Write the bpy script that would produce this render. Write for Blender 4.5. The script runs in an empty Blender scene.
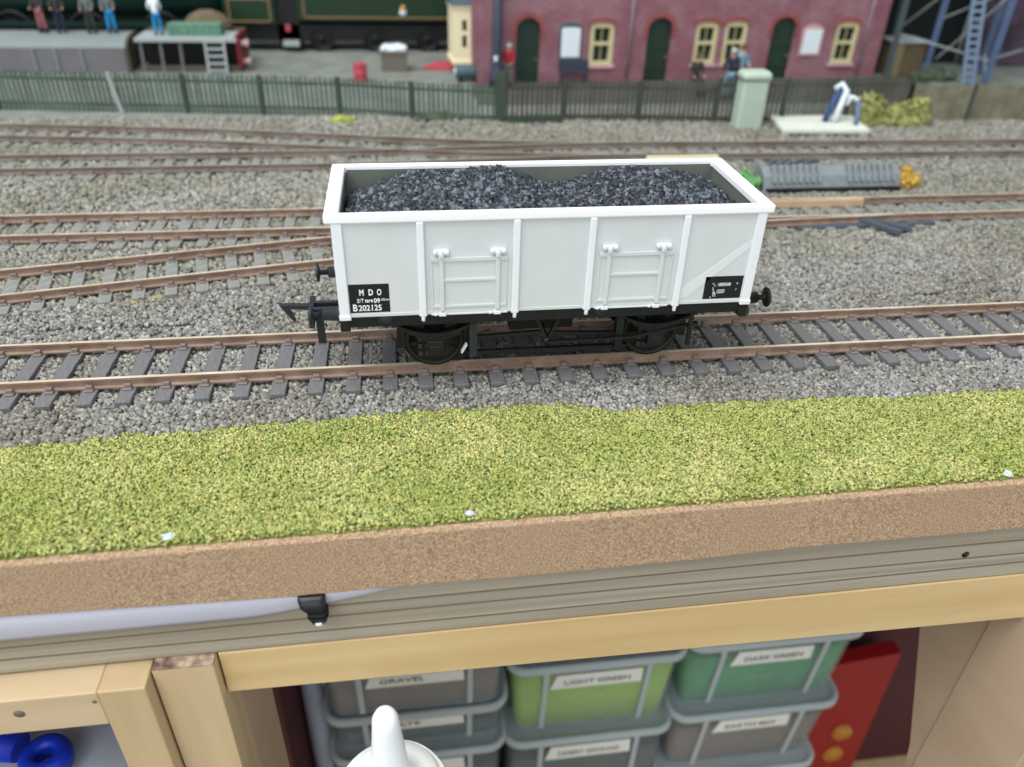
import bpy, bmesh, math, random
import numpy as np
from mathutils import Vector, Matrix
random.seed(7); rng = np.random.default_rng(7)
S = 0.001                      # everything below is measured in millimetres of the real layout
C = bpy.context.scene.collection
sc = bpy.context.scene

# ------------------------------------------------------------------ camera, sky, lights, exposure
cam_d = bpy.data.cameras.new('camera'); cam = bpy.data.objects.new('camera', cam_d); C.objects.link(cam)
cam.location = (-32.3*S, -172.0*S, 101.07*S)
cam.rotation_euler = (0.98923, -0.02619, -0.13422)
cam_d.sensor_width = 36; cam_d.lens = 782.26/1024*36
cam_d.clip_start = 0.005; cam_d.clip_end = 20
cam_d.dof.use_dof = True; cam_d.dof.focus_distance = 0.187; cam_d.dof.aperture_fstop = 13.5
sc.camera = cam

W = bpy.data.worlds.new('room_light'); sc.world = W; W.use_nodes = True
bgn = W.node_tree.nodes['Background']
bgn.inputs[0].default_value = (0.95, 0.985, 1.0, 1); bgn.inputs[1].default_value = 0.72

def area(name, loc, target, size, power, col):
    l = bpy.data.lights.new(name, 'AREA'); l.shape = 'RECTANGLE'; l.size = size[0]*S; l.size_y = size[1]*S
    l.energy = power; l.color = col
    o = bpy.data.objects.new(name, l); C.objects.link(o)
    o.location = Vector(loc)*S
    o.rotation_euler = (Vector(target)-Vector(loc)).to_track_quat('-Z', 'Y').to_euler()
    return o
area('window_light', (-500, -250, 1150), (0, 60, 0), (1100, 900), 22, (0.98, 1.0, 1.0))
area('front_window_light', (-250, -1200, 450), (0, 0, 0), (1000, 700), 4.5, (0.95, 0.98, 1.0))

vs = sc.view_settings
vs.view_transform = 'Standard'; vs.look = 'None'; vs.exposure = 0.0; vs.gamma = 1.0; vs.use_curve_mapping = False

# ------------------------------------------------------------------ materials
def lin(c):
    return tuple(((v/255)/12.92 if v/255 <= 0.04045 else (((v/255)+0.055)/1.055)**2.4) for v in c)
def mat(name, col, rough=0.6, metal=0.0, var=0.0, vscale=0.3, bump=0.0, bscale=1.0, col2=None, stretch=None, alpha=1.0, detail=3, spec=0.4, island=None, ramp=None):
    m = bpy.data.materials.new(name); m.use_nodes = True
    nt = m.node_tree; b = nt.nodes['Principled BSDF']
    c = lin(col); b.inputs['Base Color'].default_value = (*c, 1)
    b.inputs['Roughness'].default_value = rough; b.inputs['Metallic'].default_value = metal
    b.inputs['Specular IOR Level'].default_value = spec; b.inputs['Alpha'].default_value = alpha
    tc = nt.nodes.new('ShaderNodeTexCoord'); mp = nt.nodes.new('ShaderNodeMapping')
    s = stretch or (1, 1, 1); mp.inputs['Scale'].default_value = tuple(1000*v for v in s)
    nt.links.new(tc.outputs['Object'], mp.inputs[0])
    if island:
        g = nt.nodes.new('ShaderNodeNewGeometry'); r = nt.nodes.new('ShaderNodeValToRGB')
        nt.links.new(g.outputs['Random Per Island'], r.inputs[0])
        el = r.color_ramp.elements
        while len(el) > 2: el.remove(el[-1])
        r.color_ramp.interpolation = 'LINEAR'
        el[0].position = island[0][0]; el[0].color = (*lin(island[0][1]), 1)
        el[1].position = island[-1][0]; el[1].color = (*lin(island[-1][1]), 1)
        for p, cc in island[1:-1]:
            e = el.new(p); e.color = (*lin(cc), 1)
        src = r.outputs[0]
        if var:
            n = nt.nodes.new('ShaderNodeTexNoise'); n.inputs['Scale'].default_value = vscale; n.inputs['Detail'].default_value = 3
            nt.links.new(mp.outputs[0], n.inputs[0])
            mx = nt.nodes.new('ShaderNodeMix'); mx.data_type = 'RGBA'; mx.blend_type = 'MULTIPLY'
            rr = nt.nodes.new('ShaderNodeValToRGB'); rr.color_ramp.elements[0].position = .35; rr.color_ramp.elements[1].position = .65
            rr.color_ramp.elements[0].color = (*( (1-var,)*3 if col2 is None else lin(col2)), 1); rr.color_ramp.elements[1].color = (1, 1, 1, 1)
            nt.links.new(n.outputs[0], rr.inputs[0]); mx.inputs[0].default_value = 1
            nt.links.new(src, mx.inputs[6]); nt.links.new(rr.outputs[0], mx.inputs[7]); src = mx.outputs[2]
        nt.links.new(src, b.inputs['Base Color'])
    elif var or col2:
        n = nt.nodes.new('ShaderNodeTexNoise'); n.inputs['Scale'].default_value = vscale; n.inputs['Detail'].default_value = detail
        nt.links.new(mp.outputs[0], n.inputs[0])
        r = nt.nodes.new('ShaderNodeValToRGB')
        c2 = lin(col2) if col2 else tuple(v*(1-var) for v in c)
        r.color_ramp.elements[0].position = .35; r.color_ramp.elements[1].position = .65
        r.color_ramp.elements[0].color = (*c2, 1); r.color_ramp.elements[1].color = (*c, 1)
        nt.links.new(n.outputs[0], r.inputs[0]); nt.links.new(r.outputs[0], b.inputs['Base Color'])
    if bump:
        n2 = nt.nodes.new('ShaderNodeTexNoise'); n2.inputs['Scale'].default_value = bscale; n2.inputs['Detail'].default_value = 4
        nt.links.new(mp.outputs[0], n2.inputs[0])
        bp = nt.nodes.new('ShaderNodeBump'); bp.inputs['Strength'].default_value = bump; bp.inputs['Distance'].default_value = 0.0005
        nt.links.new(n2.outputs[0], bp.inputs['Height']); nt.links.new(bp.outputs[0], b.inputs['Normal'])
    return m
def brick(name, c1, c2, mortar, scale=1.0, red=None):
    m = mat(name, c1, 0.85); nt = m.node_tree; b = nt.nodes['Principled BSDF']
    mp = [n for n in nt.nodes if n.type == 'MAPPING'][0]; tc = [n for n in nt.nodes if n.type == 'TEX_COORD'][0]
    sep = nt.nodes.new('ShaderNodeSeparateXYZ'); cmb = nt.nodes.new('ShaderNodeCombineXYZ'); ad = nt.nodes.new('ShaderNodeMath')
    nt.links.new(mp.outputs[0], sep.inputs[0]); nt.links.new(sep.outputs[0], ad.inputs[0]); nt.links.new(sep.outputs[1], ad.inputs[1])
    nt.links.new(ad.outputs[0], cmb.inputs[0]); nt.links.new(sep.outputs[2], cmb.inputs[1])
    bt = nt.nodes.new('ShaderNodeTexBrick'); nt.links.new(cmb.outputs[0], bt.inputs[0])
    bt.inputs['Color1'].default_value = (*lin(c1), 1); bt.inputs['Color2'].default_value = (*lin(c2), 1); bt.inputs['Mortar'].default_value = (*lin(mortar), 1)
    bt.inputs['Scale'].default_value = scale; bt.inputs['Brick Width'].default_value = 3.0; bt.inputs['Row Height'].default_value = 1.05; bt.inputs['Mortar Size'].default_value = 0.13
    n = nt.nodes.new('ShaderNodeTexNoise'); n.inputs['Scale'].default_value = 0.06; nt.links.new(mp.outputs[0], n.inputs[0])
    rr = nt.nodes.new('ShaderNodeValToRGB'); rr.color_ramp.elements[0].position = .42; rr.color_ramp.elements[1].position = .6
    rr.color_ramp.elements[0].color = (*lin(red or c1), 1); rr.color_ramp.elements[1].color = (1, 1, 1, 1)
    mx = nt.nodes.new('ShaderNodeMix'); mx.data_type = 'RGBA'; mx.blend_type = 'MULTIPLY'; mx.inputs[0].default_value = .6
    nt.links.new(n.outputs[0], rr.inputs[0]); nt.links.new(bt.outputs[0], mx.inputs[6]); nt.links.new(rr.outputs[0], mx.inputs[7])
    nt.links.new(mx.outputs[2], b.inputs['Base Color'])
    return m
M = {}
M['wagon'] = mat('pale_grey_wagon_paint', (203, 207, 209), 0.42, var=.04, vscale=.12)
M['strap'] = mat('pale_strap_paint', (213, 217, 220), 0.4)
M['post'] = mat('pale_post_paint', (224, 227, 232), 0.4)
M['rim'] = mat('white_rim_paint', (240, 242, 245), 0.4)
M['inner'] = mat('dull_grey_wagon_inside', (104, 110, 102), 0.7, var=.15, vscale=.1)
M['black'] = mat('black_plastic', (18, 19, 21), 0.5, var=.3, vscale=.6)
M['coupling'] = mat('dark_grey_plastic', (44, 47, 54), 0.4, var=.2, vscale=.6)
M['wheel'] = mat('olive_black_wheel', (36, 36, 30), 0.45, 0.3)
M['steel'] = mat('bright_steel', (190, 185, 175), 0.25, 1.0)
M['plate'] = mat('black_transfer', (14, 15, 20), 0.45)
M['ink'] = mat('white_ink', (235, 240, 242), 0.6)
M['text'] = mat('grey_ink', (70, 74, 74), 0.8)
M['coal'] = mat('coal', (30, 34, 42), 0.6, spec=.4, island=[(0, (22, 24, 28)), (.55, (52, 57, 66)), (1, (112, 120, 130))])
M['coalbed'] = mat('coal_bed', (22, 24, 28), 0.9, bump=.8, bscale=1.5)
M['railhead'] = mat('worn_rail_top', (228, 216, 196), 0.35, 0.25, col2=(204, 184, 160), vscale=.08)
M['rail'] = mat('rusty_rail_web', (148, 126, 110), 0.6, 0.0, col2=(122, 99, 86), vscale=.2)
M['rail_far'] = mat('dull_grey_brown_rail', (134, 126, 116), 0.65, 0.1, col2=(112, 96, 86), vscale=.05)
M['railhead_far'] = mat('dull_rail_top', (176, 170, 158), 0.5, 0.3)
M['sleeper'] = mat('grey_sleeper_plastic', (114, 113, 115), 0.7, var=.28, vscale=1.2, stretch=(3, .25, 1), bump=.3, bscale=2)
M['sleeper_old'] = mat('weathered_sleeper', (134, 135, 130), 0.8, var=.2, vscale=.5)
M['rail_chair'] = mat('brown_grey_rail_chair', (122, 110, 104), .7)
M['scrap'] = mat('slate_grey_scrap_sleeper', (72, 82, 92), .6)
M['ballast'] = mat('ballast_stones', (150, 148, 145), 0.85, island=[(0, (108, 107, 104)), (.35, (134, 132, 130)), (.75, (154, 153, 149)), (.97, (174, 172, 166)), (1, (190, 184, 168))], var=.14, vscale=.03, col2=(226, 222, 212))
M['ballast_fine'] = mat('dusty_ballast', (160, 158, 150), 0.9, island=[(0, (118, 117, 111)), (.4, (140, 139, 132)), (.8, (158, 157, 148)), (1, (176, 172, 160))], var=.12, vscale=.02, col2=(224, 222, 212))
M['ground'] = mat('grey_grit_ground', (150, 147, 140), 0.9, col2=(118, 116, 110), vscale=.5, bump=1.0, bscale=.9)
M['yard'] = mat('yard_surface', (130, 135, 128), 0.9, col2=(112, 117, 110), vscale=.08, bump=.4, bscale=.6)
M['yard_shade'] = mat('painted_yard_shade', (84, 84, 78), .9, var=.15, vscale=.1)  # dark tone standing in for shade on the yard by the building
M['turfbase'] = mat('turf_base', (128, 136, 62), 0.95, col2=(104, 110, 52), vscale=1.5, bump=.8, bscale=1.5)
M['turf'] = mat('green_scatter', (150, 170, 60), 0.9, spec=.15, island=[(0, (112, 122, 72)), (.25, (155, 160, 97)), (.5, (185, 182, 113)), (.84, (208, 204, 140)), (.94, (124, 158, 96)), (.99, (178, 164, 108)), (1, (188, 126, 84))], var=.1, vscale=.05, col2=(222, 232, 205))
M['softboard'] = mat('brown_fibreboard', (220, 190, 156), 0.95, col2=(146, 114, 86), vscale=2.6, bump=1.0, bscale=3.5, detail=6)
for n_ in M['softboard'].node_tree.nodes:
    if n_.type == 'TEX_NOISE': n_.inputs['Roughness'].default_value = .62
    if n_.type == 'VALTORGB': n_.color_ramp.elements[0].position = .36; n_.color_ramp.elements[1].position = .64
M['paint'] = mat('pale_paint_smear', (196, 206, 214), .7)
M['timber'] = mat('grey_timber', (166, 158, 140), 0.8, col2=(146, 134, 116), vscale=.12, stretch=(.05, 1, 4), bump=.2, bscale=.8)
M['groove'] = mat('timber_groove', (110, 100, 84), .9)
M['pine'] = mat('yellow_pine', (206, 180, 132), 0.6, col2=(196, 166, 116), vscale=.1, stretch=(.1, 1, 1.6))
M['beech'] = mat('pale_beech', (198, 174, 136), 0.6, col2=(186, 162, 124), vscale=.15, stretch=(1, 1, .12))
M['beechx'] = mat('pale_beech_rail', (200, 178, 144), 0.6, col2=(190, 166, 132), vscale=.15, stretch=(.12, 1, 1))
M['endgrain'] = mat('rough_end_grain', (190, 166, 144), 0.95, col2=(104, 82, 72), vscale=.35, bump=1, bscale=.9)
M['panel'] = mat('cabinet_side_board', (188, 164, 138), 0.7, col2=(180, 155, 130), vscale=.05, stretch=(1, .3, 1))
M['lilac'] = mat('pale_lilac_plastic', (186, 186, 198), 0.5)
M['rubber'] = mat('black_rubber', (16, 16, 20), 0.35)
M['tub'] = mat('clear_grey_tub', (186, 198, 202), 0.3, alpha=.3)
M['tubrim'] = mat('frosted_lid', (182, 194, 198), 0.45, alpha=.82)
M['paper'] = mat('white_label', (224, 226, 220), 0.8)
M['c_green'] = mat('light_green_scatter', (170, 212, 92), 0.95, var=.15, vscale=.4, bump=.6)
M['c_dgreen'] = mat('dark_green_scatter', (92, 172, 116), 0.95, var=.2, vscale=.2, bump=.6)
M['c_brown'] = mat('brown_scatter', (138, 124, 116), 0.95, var=.15, vscale=.5, bump=.6)
M['c_teal'] = mat('grey_teal_scatter', (86, 104, 106), 0.95, var=.2, vscale=.3, bump=.6)
M['white'] = mat('white_plastic', (236, 242, 244), 0.35)
M['red'] = mat('deep_red_board', (140, 12, 20), 0.5)
M['gold'] = mat('dull_gold_print', (178, 120, 40), 0.6)
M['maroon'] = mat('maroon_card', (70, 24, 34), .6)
M['blue'] = mat('bright_blue_plastic', (22, 52, 190), 0.35)
M['mist'] = mat('grey_blue_plastic', (166, 174, 190), 0.5, var=.1, vscale=.05)
M['fence_green'] = mat('green_grey_fence', (84, 104, 92), 0.85, col2=(66, 84, 74), vscale=.06)
M['fence_dark'] = mat('dark_green_fence', (66, 78, 70), 0.85, var=.15, vscale=.2)
M['fence_grey'] = mat('grey_brown_fence', (80, 82, 74), 0.85, col2=(66, 68, 60), vscale=.1)
M['fence_beige'] = mat('weathered_board_fence', (132, 130, 110), 0.9, col2=(110, 106, 88), vscale=.15)
M['brick'] = brick('purple_red_brick', (150, 104, 116), (130, 88, 100), (156, 128, 134), red=(222, 186, 194))
M['brickarch'] = mat('orange_red_brick_arch', (150, 82, 80), .85, var=.2, vscale=.5)
M['brick2'] = brick('dim_purple_brick', (82, 66, 84), (66, 52, 70), (92, 82, 92))
M['stonepink'] = mat('pink_sill', (196, 160, 160), .8)
M['cream'] = mat('cream_paint', (204, 196, 152), 0.6)
M['creampale'] = mat('pale_cream_paint', (238, 228, 190), 0.6)
M['door'] = mat('dark_green_door', (38, 60, 50), 0.6, var=.3, vscale=.6, stretch=(2, 1, .1))
M['pane'] = mat('dark_window_pane', (40, 46, 40), 0.15)
M['board'] = mat('white_notice_paper', (222, 232, 240), .7)
M['teal'] = mat('dull_teal_frame', (70, 92, 100), .6)
M['pipe'] = mat('grey_pink_pipe', (150, 130, 140), .5)
M['cabinet'] = mat('pale_green_cabinet', (176, 194, 178), 0.6, var=.06, vscale=.2)
M['concrete'] = mat('pale_concrete', (212, 218, 206), 0.8, var=.08, vscale=.15)
M['mossdark'] = mat('dark_moss', (56, 70, 46), .9, var=.4, vscale=.5)
M['bush'] = mat('yellow_green_foliage', (150, 156, 70), .9, island=[(0, (104, 110, 64)), (.5, (144, 146, 88)), (1, (170, 170, 108))])
M['lime'] = mat('lime_foliage', (186, 200, 60), .9, island=[(0, (134, 148, 56)), (1, (176, 182, 88))])
M['greentuft'] = mat('bright_green_tuft', (96, 178, 92), .9, island=[(0, (82, 136, 78)), (1, (118, 168, 108))])
M['yellowtuft'] = mat('golden_tuft', (206, 168, 56), .9, island=[(0, (158, 124, 50)), (1, (200, 168, 80))])
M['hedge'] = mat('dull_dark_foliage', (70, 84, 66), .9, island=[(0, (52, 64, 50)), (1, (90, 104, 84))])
M['slategrey'] = mat('slate_grey_casting', (126, 134, 138), .6, var=.15, vscale=.3)
M['locogreen'] = mat('loco_green', (24, 50, 32), 0.35)
M['tealgreen'] = mat('boiler_teal_green', (18, 46, 40), 0.35)
M['lining'] = mat('orange_lining', (150, 120, 84), 0.5)
M['locoblack'] = mat('loco_black', (14, 16, 18), 0.55)
M['crate_green'] = mat('pale_green_crate', (96, 138, 118), .7, var=.2, vscale=.3)
M['roofgrey'] = mat('grey_van_roof', (124, 134, 134), .7, var=.08, vscale=.08)
M['vangrey'] = mat('mauve_grey_van_side', (112, 110, 114), .75, var=.1, vscale=.1)
M['vanend'] = mat('brown_van_end', (84, 78, 66), .8, var=.15, vscale=.4)
M['palegrey'] = mat('pale_grey_metal', (156, 164, 164), .6)
M['binbrown'] = mat('grey_brown_bin', (108, 104, 94), .7)
M['pinkred'] = mat('faded_red_paint', (176, 72, 84), .6)
M['beamred'] = mat('buffer_beam_red', (104, 20, 28), .5)
M['bluegrey'] = mat('blue_grey_steel', (92, 112, 146), .55, var=.15, vscale=.1)
M['darksteel'] = mat('dark_green_grey_steel', (74, 86, 90), .6)
M['ladder'] = mat('light_blue_ladder', (126, 148, 176), .5)
M['boxbrown'] = mat('khaki_timber_box', (104, 92, 70), .8, var=.25, vscale=.3)
M['lamp'] = mat('slate_blue_post', (56, 62, 80), .5)
M['dark'] = mat('dark_backscene', (24, 28, 30), .9)
M['plaster'] = mat('grey_wall_paint', (190, 190, 186), .9)
M['carpet'] = mat('dark_carpet', (70, 66, 62), .95)
M['skin'] = mat('painted_skin', (206, 150, 130), .7)
M['cl_white'] = mat('white_cloth', (226, 232, 236), .8); M['cl_blue'] = mat('bright_blue_cloth', (40, 134, 190), .8)
M['cl_navy'] = mat('navy_cloth', (40, 44, 62), .8); M['cl_grey'] = mat('grey_cloth', (104, 110, 108), .8)
M['cl_sky'] = mat('pale_blue_cloth', (120, 160, 176), .8); M['cl_dark'] = mat('charcoal_cloth', (54, 56, 56), .8)
M['cl_pink'] = mat('dusky_pink_cloth', (150, 92, 96), .8); M['cl_red'] = mat('red_cloth', (160, 40, 50), .8); M['hair'] = mat('brown_hair', (96, 74, 60), .9); M['hairgrey'] = mat('grey_hair', (170, 178, 176), .9)
M['moss'] = mat('pale_moss', (170, 176, 104), .95, island=[(0, (140, 142, 84)), (1, (174, 174, 112))])
M['spider'] = mat('blue_frame_paint', (52, 74, 122), .6); M['palesteel'] = mat('off_white_frame', (212, 220, 228), .45)

# ------------------------------------------------------------------ mesh helpers (all in mm)
class MB:
    def __init__(s): s.v = []; s.f = []; s.sm = []; s.mi = []
    def add(s, vs_, fs, smooth=False, mi=0):
        n = len(s.v); s.v += [tuple(v) for v in vs_]
        for f in fs: s.f.append(tuple(i+n for i in f)); s.sm.append(smooth); s.mi.append(mi)
        return s
    def box(s, x0, x1, y0, y1, z0, z1, mi=0):
        return s.add([(x0,y0,z0),(x1,y0,z0),(x1,y1,z0),(x0,y1,z0),(x0,y0,z1),(x1,y0,z1),(x1,y1,z1),(x0,y1,z1)],
                     [(0,3,2,1),(4,5,6,7),(0,1,5,4),(1,2,6,5),(2,3,7,6),(3,0,4,7)], False, mi)
    def beam(s, p, q, w, h, up=(0,0,1), mi=0):
        p, q = Vector(p), Vector(q); d = (q-p).normalized(); u = Vector(up)
        a = d.cross(u).normalized()*w/2; b = a.cross(d).normalized()*h/2
        vs_ = [p-a-b, p+a-b, p+a+b, p-a+b, q-a-b, q+a-b, q+a+b, q-a+b]
        return s.add(vs_, [(0,1,2,3),(7,6,5,4),(0,4,5,1),(1,5,6,2),(2,6,7,3),(3,7,4,0)], False, mi)
    def loft(s, rings, caps=True, smooth=True, mi=0):
        n = len(rings[0]); vs_ = [v for r in rings for v in r]; fs = []
        for k in range(len(rings)-1):
            for i in range(n):
                j = (i+1) % n; fs.append((k*n+i, k*n+j, (k+1)*n+j, (k+1)*n+i))
        base = len(s.f); s.add(vs_, fs, smooth, mi)
        if caps:
            o = len(s.v)-len(vs_)
            s.f.append(tuple(o+i for i in range(n))[::-1]); s.sm.append(False); s.mi.append(mi)
            s.f.append(tuple(o+(len(rings)-1)*n+i for i in range(n))); s.sm.append(False); s.mi.append(mi)
        return s
    def tube(s, pts, r, n=12, caps=True, mi=0):
        pts = [Vector(p) for p in pts]; rs = r if isinstance(r, (list, tuple)) else [r]*len(pts); rings = []; prev = None
        for i, p in enumerate(pts):
            d = (pts[min(i+1, len(pts)-1)]-pts[max(i-1, 0)])
            if d.length < 1e-6: d = prev_d
            d = d.normalized(); prev_d = d
            if prev is None:
                prev = d.orthogonal().normalized()
            a = (prev-d*prev.dot(d)).normalized(); prev = a; b = d.cross(a)
            rings.append([p+(a*math.cos(t)+b*math.sin(t))*rs[i] for t in [2*math.pi*k/n for k in range(n)]])
        return s.loft(rings, caps, True, mi)
    def lathe(s, c, prof, axis='z', n=24, mi=0):
        c = Vector(c); rings = []
        for r, h in prof:
            r = max(r, 1e-3); ring = []
            for k in range(n):
                t = 2*math.pi*k/n; a, b = r*math.cos(t), r*math.sin(t)
                ring.append(c+Vector({'z': (a, b, h), 'x': (h, a, b), 'y': (b, h, a)}[axis]))
            rings.append(ring)
        return s.loft(rings, True, True, mi)
    def prism(s, pts, y0, y1, mi=0):           # outline in x,z extruded along y
        n = len(pts); vs_ = [(x, y0, z) for x, z in pts]+[(x, y1, z) for x, z in pts]
        fs = [tuple(range(n)), tuple(range(n, 2*n))[::-1]]+[(i, i+n, (i+1) % n+n, (i+1) % n) for i in range(n)]
        return s.add(vs_, fs, False, mi)
    def prismx(s, pts, x0, x1, mi=0):          # outline in y,z extruded along x
        n = len(pts); vs_ = [(x0, y, z) for y, z in pts]+[(x1, y, z) for y, z in pts]
        fs = [tuple(range(n))[::-1], tuple(range(n, 2*n))]+[(i, (i+1) % n, (i+1) % n+n, i+n) for i in range(n)]
        return s.add(vs_, fs, False, mi)
    def build(s, name, m, parent=None, at=None, bevel=0, seg=2):
        A = np.array(s.v, float)
        if at is None:
            at = parent['_at'] if parent is not None and '_at' in parent else ((A[:,0].min()+A[:,0].max())/2, (A[:,1].min()+A[:,1].max())/2, A[:,2].min())
        me = bpy.data.meshes.new(name); at = tuple(float(t) for t in at)
        me.from_pydata([tuple(x) for x in ((A-np.array(at))*S)], [], s.f)
        me.polygons.foreach_set('use_smooth', s.sm); me.polygons.foreach_set('material_index', s.mi)
        for mm in (m if isinstance(m, (list, tuple)) else [m]): me.materials.append(mm)
        bm = bmesh.new(); bm.from_mesh(me); bmesh.ops.recalc_face_normals(bm, faces=bm.faces); bm.to_mesh(me); bm.free()
        o = bpy.data.objects.new(name, me); C.objects.link(o); place(o, at, parent)
        if bevel:
            b = o.modifiers.new('b', 'BEVEL'); b.width = bevel*S; b.segments = seg; b.limit_method = 'ANGLE'; b.angle_limit = .7
        return o
AT = {}
def place(o, at, parent=None):
    AT[o.name] = at
    if parent is not None:
        o.parent = parent; pa = AT[parent.name]; o.location = Vector([(at[i]-pa[i])*S for i in range(3)])
    else: o.location = Vector(at)*S
def build_at(mb, name, m, parent, bevel=0, seg=2, at=None):
    return mb.build(name, m, parent, at=at or AT[parent.name], bevel=bevel, seg=seg)
def empty(name, at, label=None, cat=None, group=None):
    o = bpy.data.objects.new(name, None); C.objects.link(o); o.empty_display_size = .005; place(o, at)
    return tag(o, label, cat, group)
def tag(o, label=None, cat=None, group=None, kind=None):
    if label: o['label'] = label
    if cat: o['category'] = cat
    if group: o['group'] = group
    if kind: o['kind'] = kind
    return o
def struct(o): o['kind'] = 'structure'; return o
def letters(text, size, at, parent, m, name='lettering', spacing=1.0, ext=.03, width=None, bold=0):
    cu = bpy.data.curves.new(name, 'FONT'); cu.body = text; cu.size = size*S; cu.extrude = ext*S; cu.space_character = spacing; cu.offset = bold*S
    cu.materials.append(m); o = bpy.data.objects.new(name, cu); C.objects.link(o)
    dg = bpy.context.evaluated_depsgraph_get(); me = bpy.data.meshes.new_from_object(o.evaluated_get(dg)); bpy.data.objects.remove(o)
    if width:
        xs_ = [v.co.x for v in me.vertices]; k_ = width*S/(max(xs_)-min(xs_)); x0_ = min(xs_)
        for v in me.vertices: v.co.x = (v.co.x-x0_)*k_
    o = bpy.data.objects.new(name, me); C.objects.link(o)
    place(o, at, parent); o.rotation_euler = (math.pi/2, 0, 0); return o
def rrect(cx, cy, w, d, r, z, n=5):
    out = []
    for qx, qy, a0 in ((1, 1, 0), (-1, 1, 90), (-1, -1, 180), (1, -1, 270)):
        for k in range(n+1):
            t = math.radians(a0+90*k/n); out.append((cx+qx*(w/2-r)+r*math.cos(t), cy+qy*(d/2-r)+r*math.sin(t), z))
    return out
def np_mesh(name, V, F, m, at, parent=None):
    me = bpy.data.meshes.new(name); V = (V-np.array(at))*S
    me.vertices.add(len(V)); me.vertices.foreach_set('co', V.astype(np.float32).ravel())
    k = F.shape[1]; me.loops.add(F.size); me.loops.foreach_set('vertex_index', F.astype(np.int32).ravel())
    me.polygons.add(len(F)); me.polygons.foreach_set('loop_start', np.arange(0, F.size, k, dtype=np.int32))
    me.update(calc_edges=True); me.materials.append(m)
    o = bpy.data.objects.new(name, me); C.objects.link(o); place(o, at, parent); return o
CUBE = np.array([(-1,-1,-1),(1,-1,-1),(1,1,-1),(-1,1,-1),(-1,-1,1),(1,-1,1),(1,1,1),(-1,1,1)], float)
CF = np.array([(0,3,2,1),(4,5,6,7),(0,1,5,4),(1,2,6,5),(2,3,7,6),(3,0,4,7)])
def stones(P, size, jit=.35, flat=.75):
    n = len(P); V = CUBE[None]*.5*(1+rng.uniform(-jit, jit, (n, 8, 3)))
    top = rng.uniform(.45, .9, (n, 1, 1)); V[:, 4:, :2] *= top
    V *= (np.asarray(size).reshape(-1, 1, 1)*rng.uniform(.6, 1.3, (n, 1, 3))); V[:, :, 2] *= flat
    q = rng.normal(size=(n, 4)); q[:, 1:3] *= .6; q /= np.linalg.norm(q, axis=1)[:, None]; w, x, y, z = q.T
    R = np.stack([1-2*(y*y+z*z), 2*(x*y-z*w), 2*(x*z+y*w), 2*(x*y+z*w), 1-2*(x*x+z*z), 2*(y*z-x*w), 2*(x*z-y*w), 2*(y*z+x*w), 1-2*(x*x+y*y)], 1).reshape(n, 3, 3)
    V = np.einsum('nij,nkj->nki', R, V)+P[:, None, :]
    F = (CF[None]+(np.arange(n)*8)[:, None, None]).reshape(-1, 4)
    return V.reshape(-1, 3), F

# ------------------------------------------------------------------ the setting: room and baseboard
ZB = -4.8        # top of the board
def edge_y(x): return -61.2+0.0085*x
b = MB().box(-700, 800, 700, 720, -800, 500); struct(b.build('wall_back', M['dark']))
b = MB().box(-900, 1000, -1500, 720, -805, -800); struct(b.build('floor', M['carpet']))
# fibreboard top of the baseboard, front edge slightly skew to the rails
b = MB()
xa, xb = -430, 560
BX = [xa, -114, -84, -57, -36, -12, 26, 48, 74, 102, xb]; BZ = [-18.2, -18.3, -19.3, -20.2, -19.9, -20.2, -19.8, -19.0, -19.2, -19.1, -19.0]; nb_ = len(BX)
rings = [[(x, edge_y(x), z), (x, edge_y(x), ZB-.9), (x, edge_y(x)+.8, ZB-.1), (x, 230, ZB-.1), (x, 230, z)] for x, z in zip(BX, BZ)]
b.loft(rings, True, False)
board = tag(b.build('fibreboard_top', M['softboard'], bevel=.25), 'brown fibreboard baseboard with a rough cut edge under the whole railway', 'baseboard')
b = MB().box(-430, 560, 231, 620, -21.5, -4.6); struct(b.build('yard_floor', M['yard']))
b = MB().add([(10, 256, -4.5), (300, 256, -4.5), (300, 324, -4.5), (10, 306, -4.5)], [(0, 1, 2, 3)]); struct(b.build('yard_shade_floor', M['yard_shade']))  # shade painted as a dark strip on the yard before the brick wall

# ------------------------------------------------------------------ tracks
def spline(pts, step=4.0):
    P = [Vector((x, y, 0)) for x, y in pts]; out = []
    for i in range(len(P)-1):
        p0 = P[i-1] if i else P[0]*2-P[1]; p1, p2 = P[i], P[i+1]; p3 = P[i+2] if i+2 < len(P) else P[-1]*2-P[-2]
        n = max(1, int((p2-p1).length/step))
        for k in range(n):
            t = k/n; out.append(.5*((2*p1)+(p2-p0)*t+(2*p0-5*p1+4*p2-p3)*t*t+(3*p1-p0-3*p2+p3)*t**3))
    out.append(P[-1]); return out
PROF = [(-.45,0),(.45,0),(.45,-.55),(.2,-.75),(.2,-1.85),(.8,-2.15),(.8,-2.5),(-.8,-2.5),(-.8,-2.15),(-.2,-1.85),(-.2,-.75),(-.45,-.55)]
def rail_mb(line, off):
    rings = []
    for i, p in enumerate(line):
        d = (line[min(i+1, len(line)-1)]-line[max(i-1, 0)]).normalized(); nrm = Vector((-d.y, d.x, 0))
        rings.append([tuple(p+nrm*(off+a)+Vector((0, 0, h))) for a, h in PROF])
    mb = MB(); mb.loft(rings, True, False, 0)
    n = len(PROF)
    for k in range(len(rings)-1): mb.mi[k*n] = 1
    return mb
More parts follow.
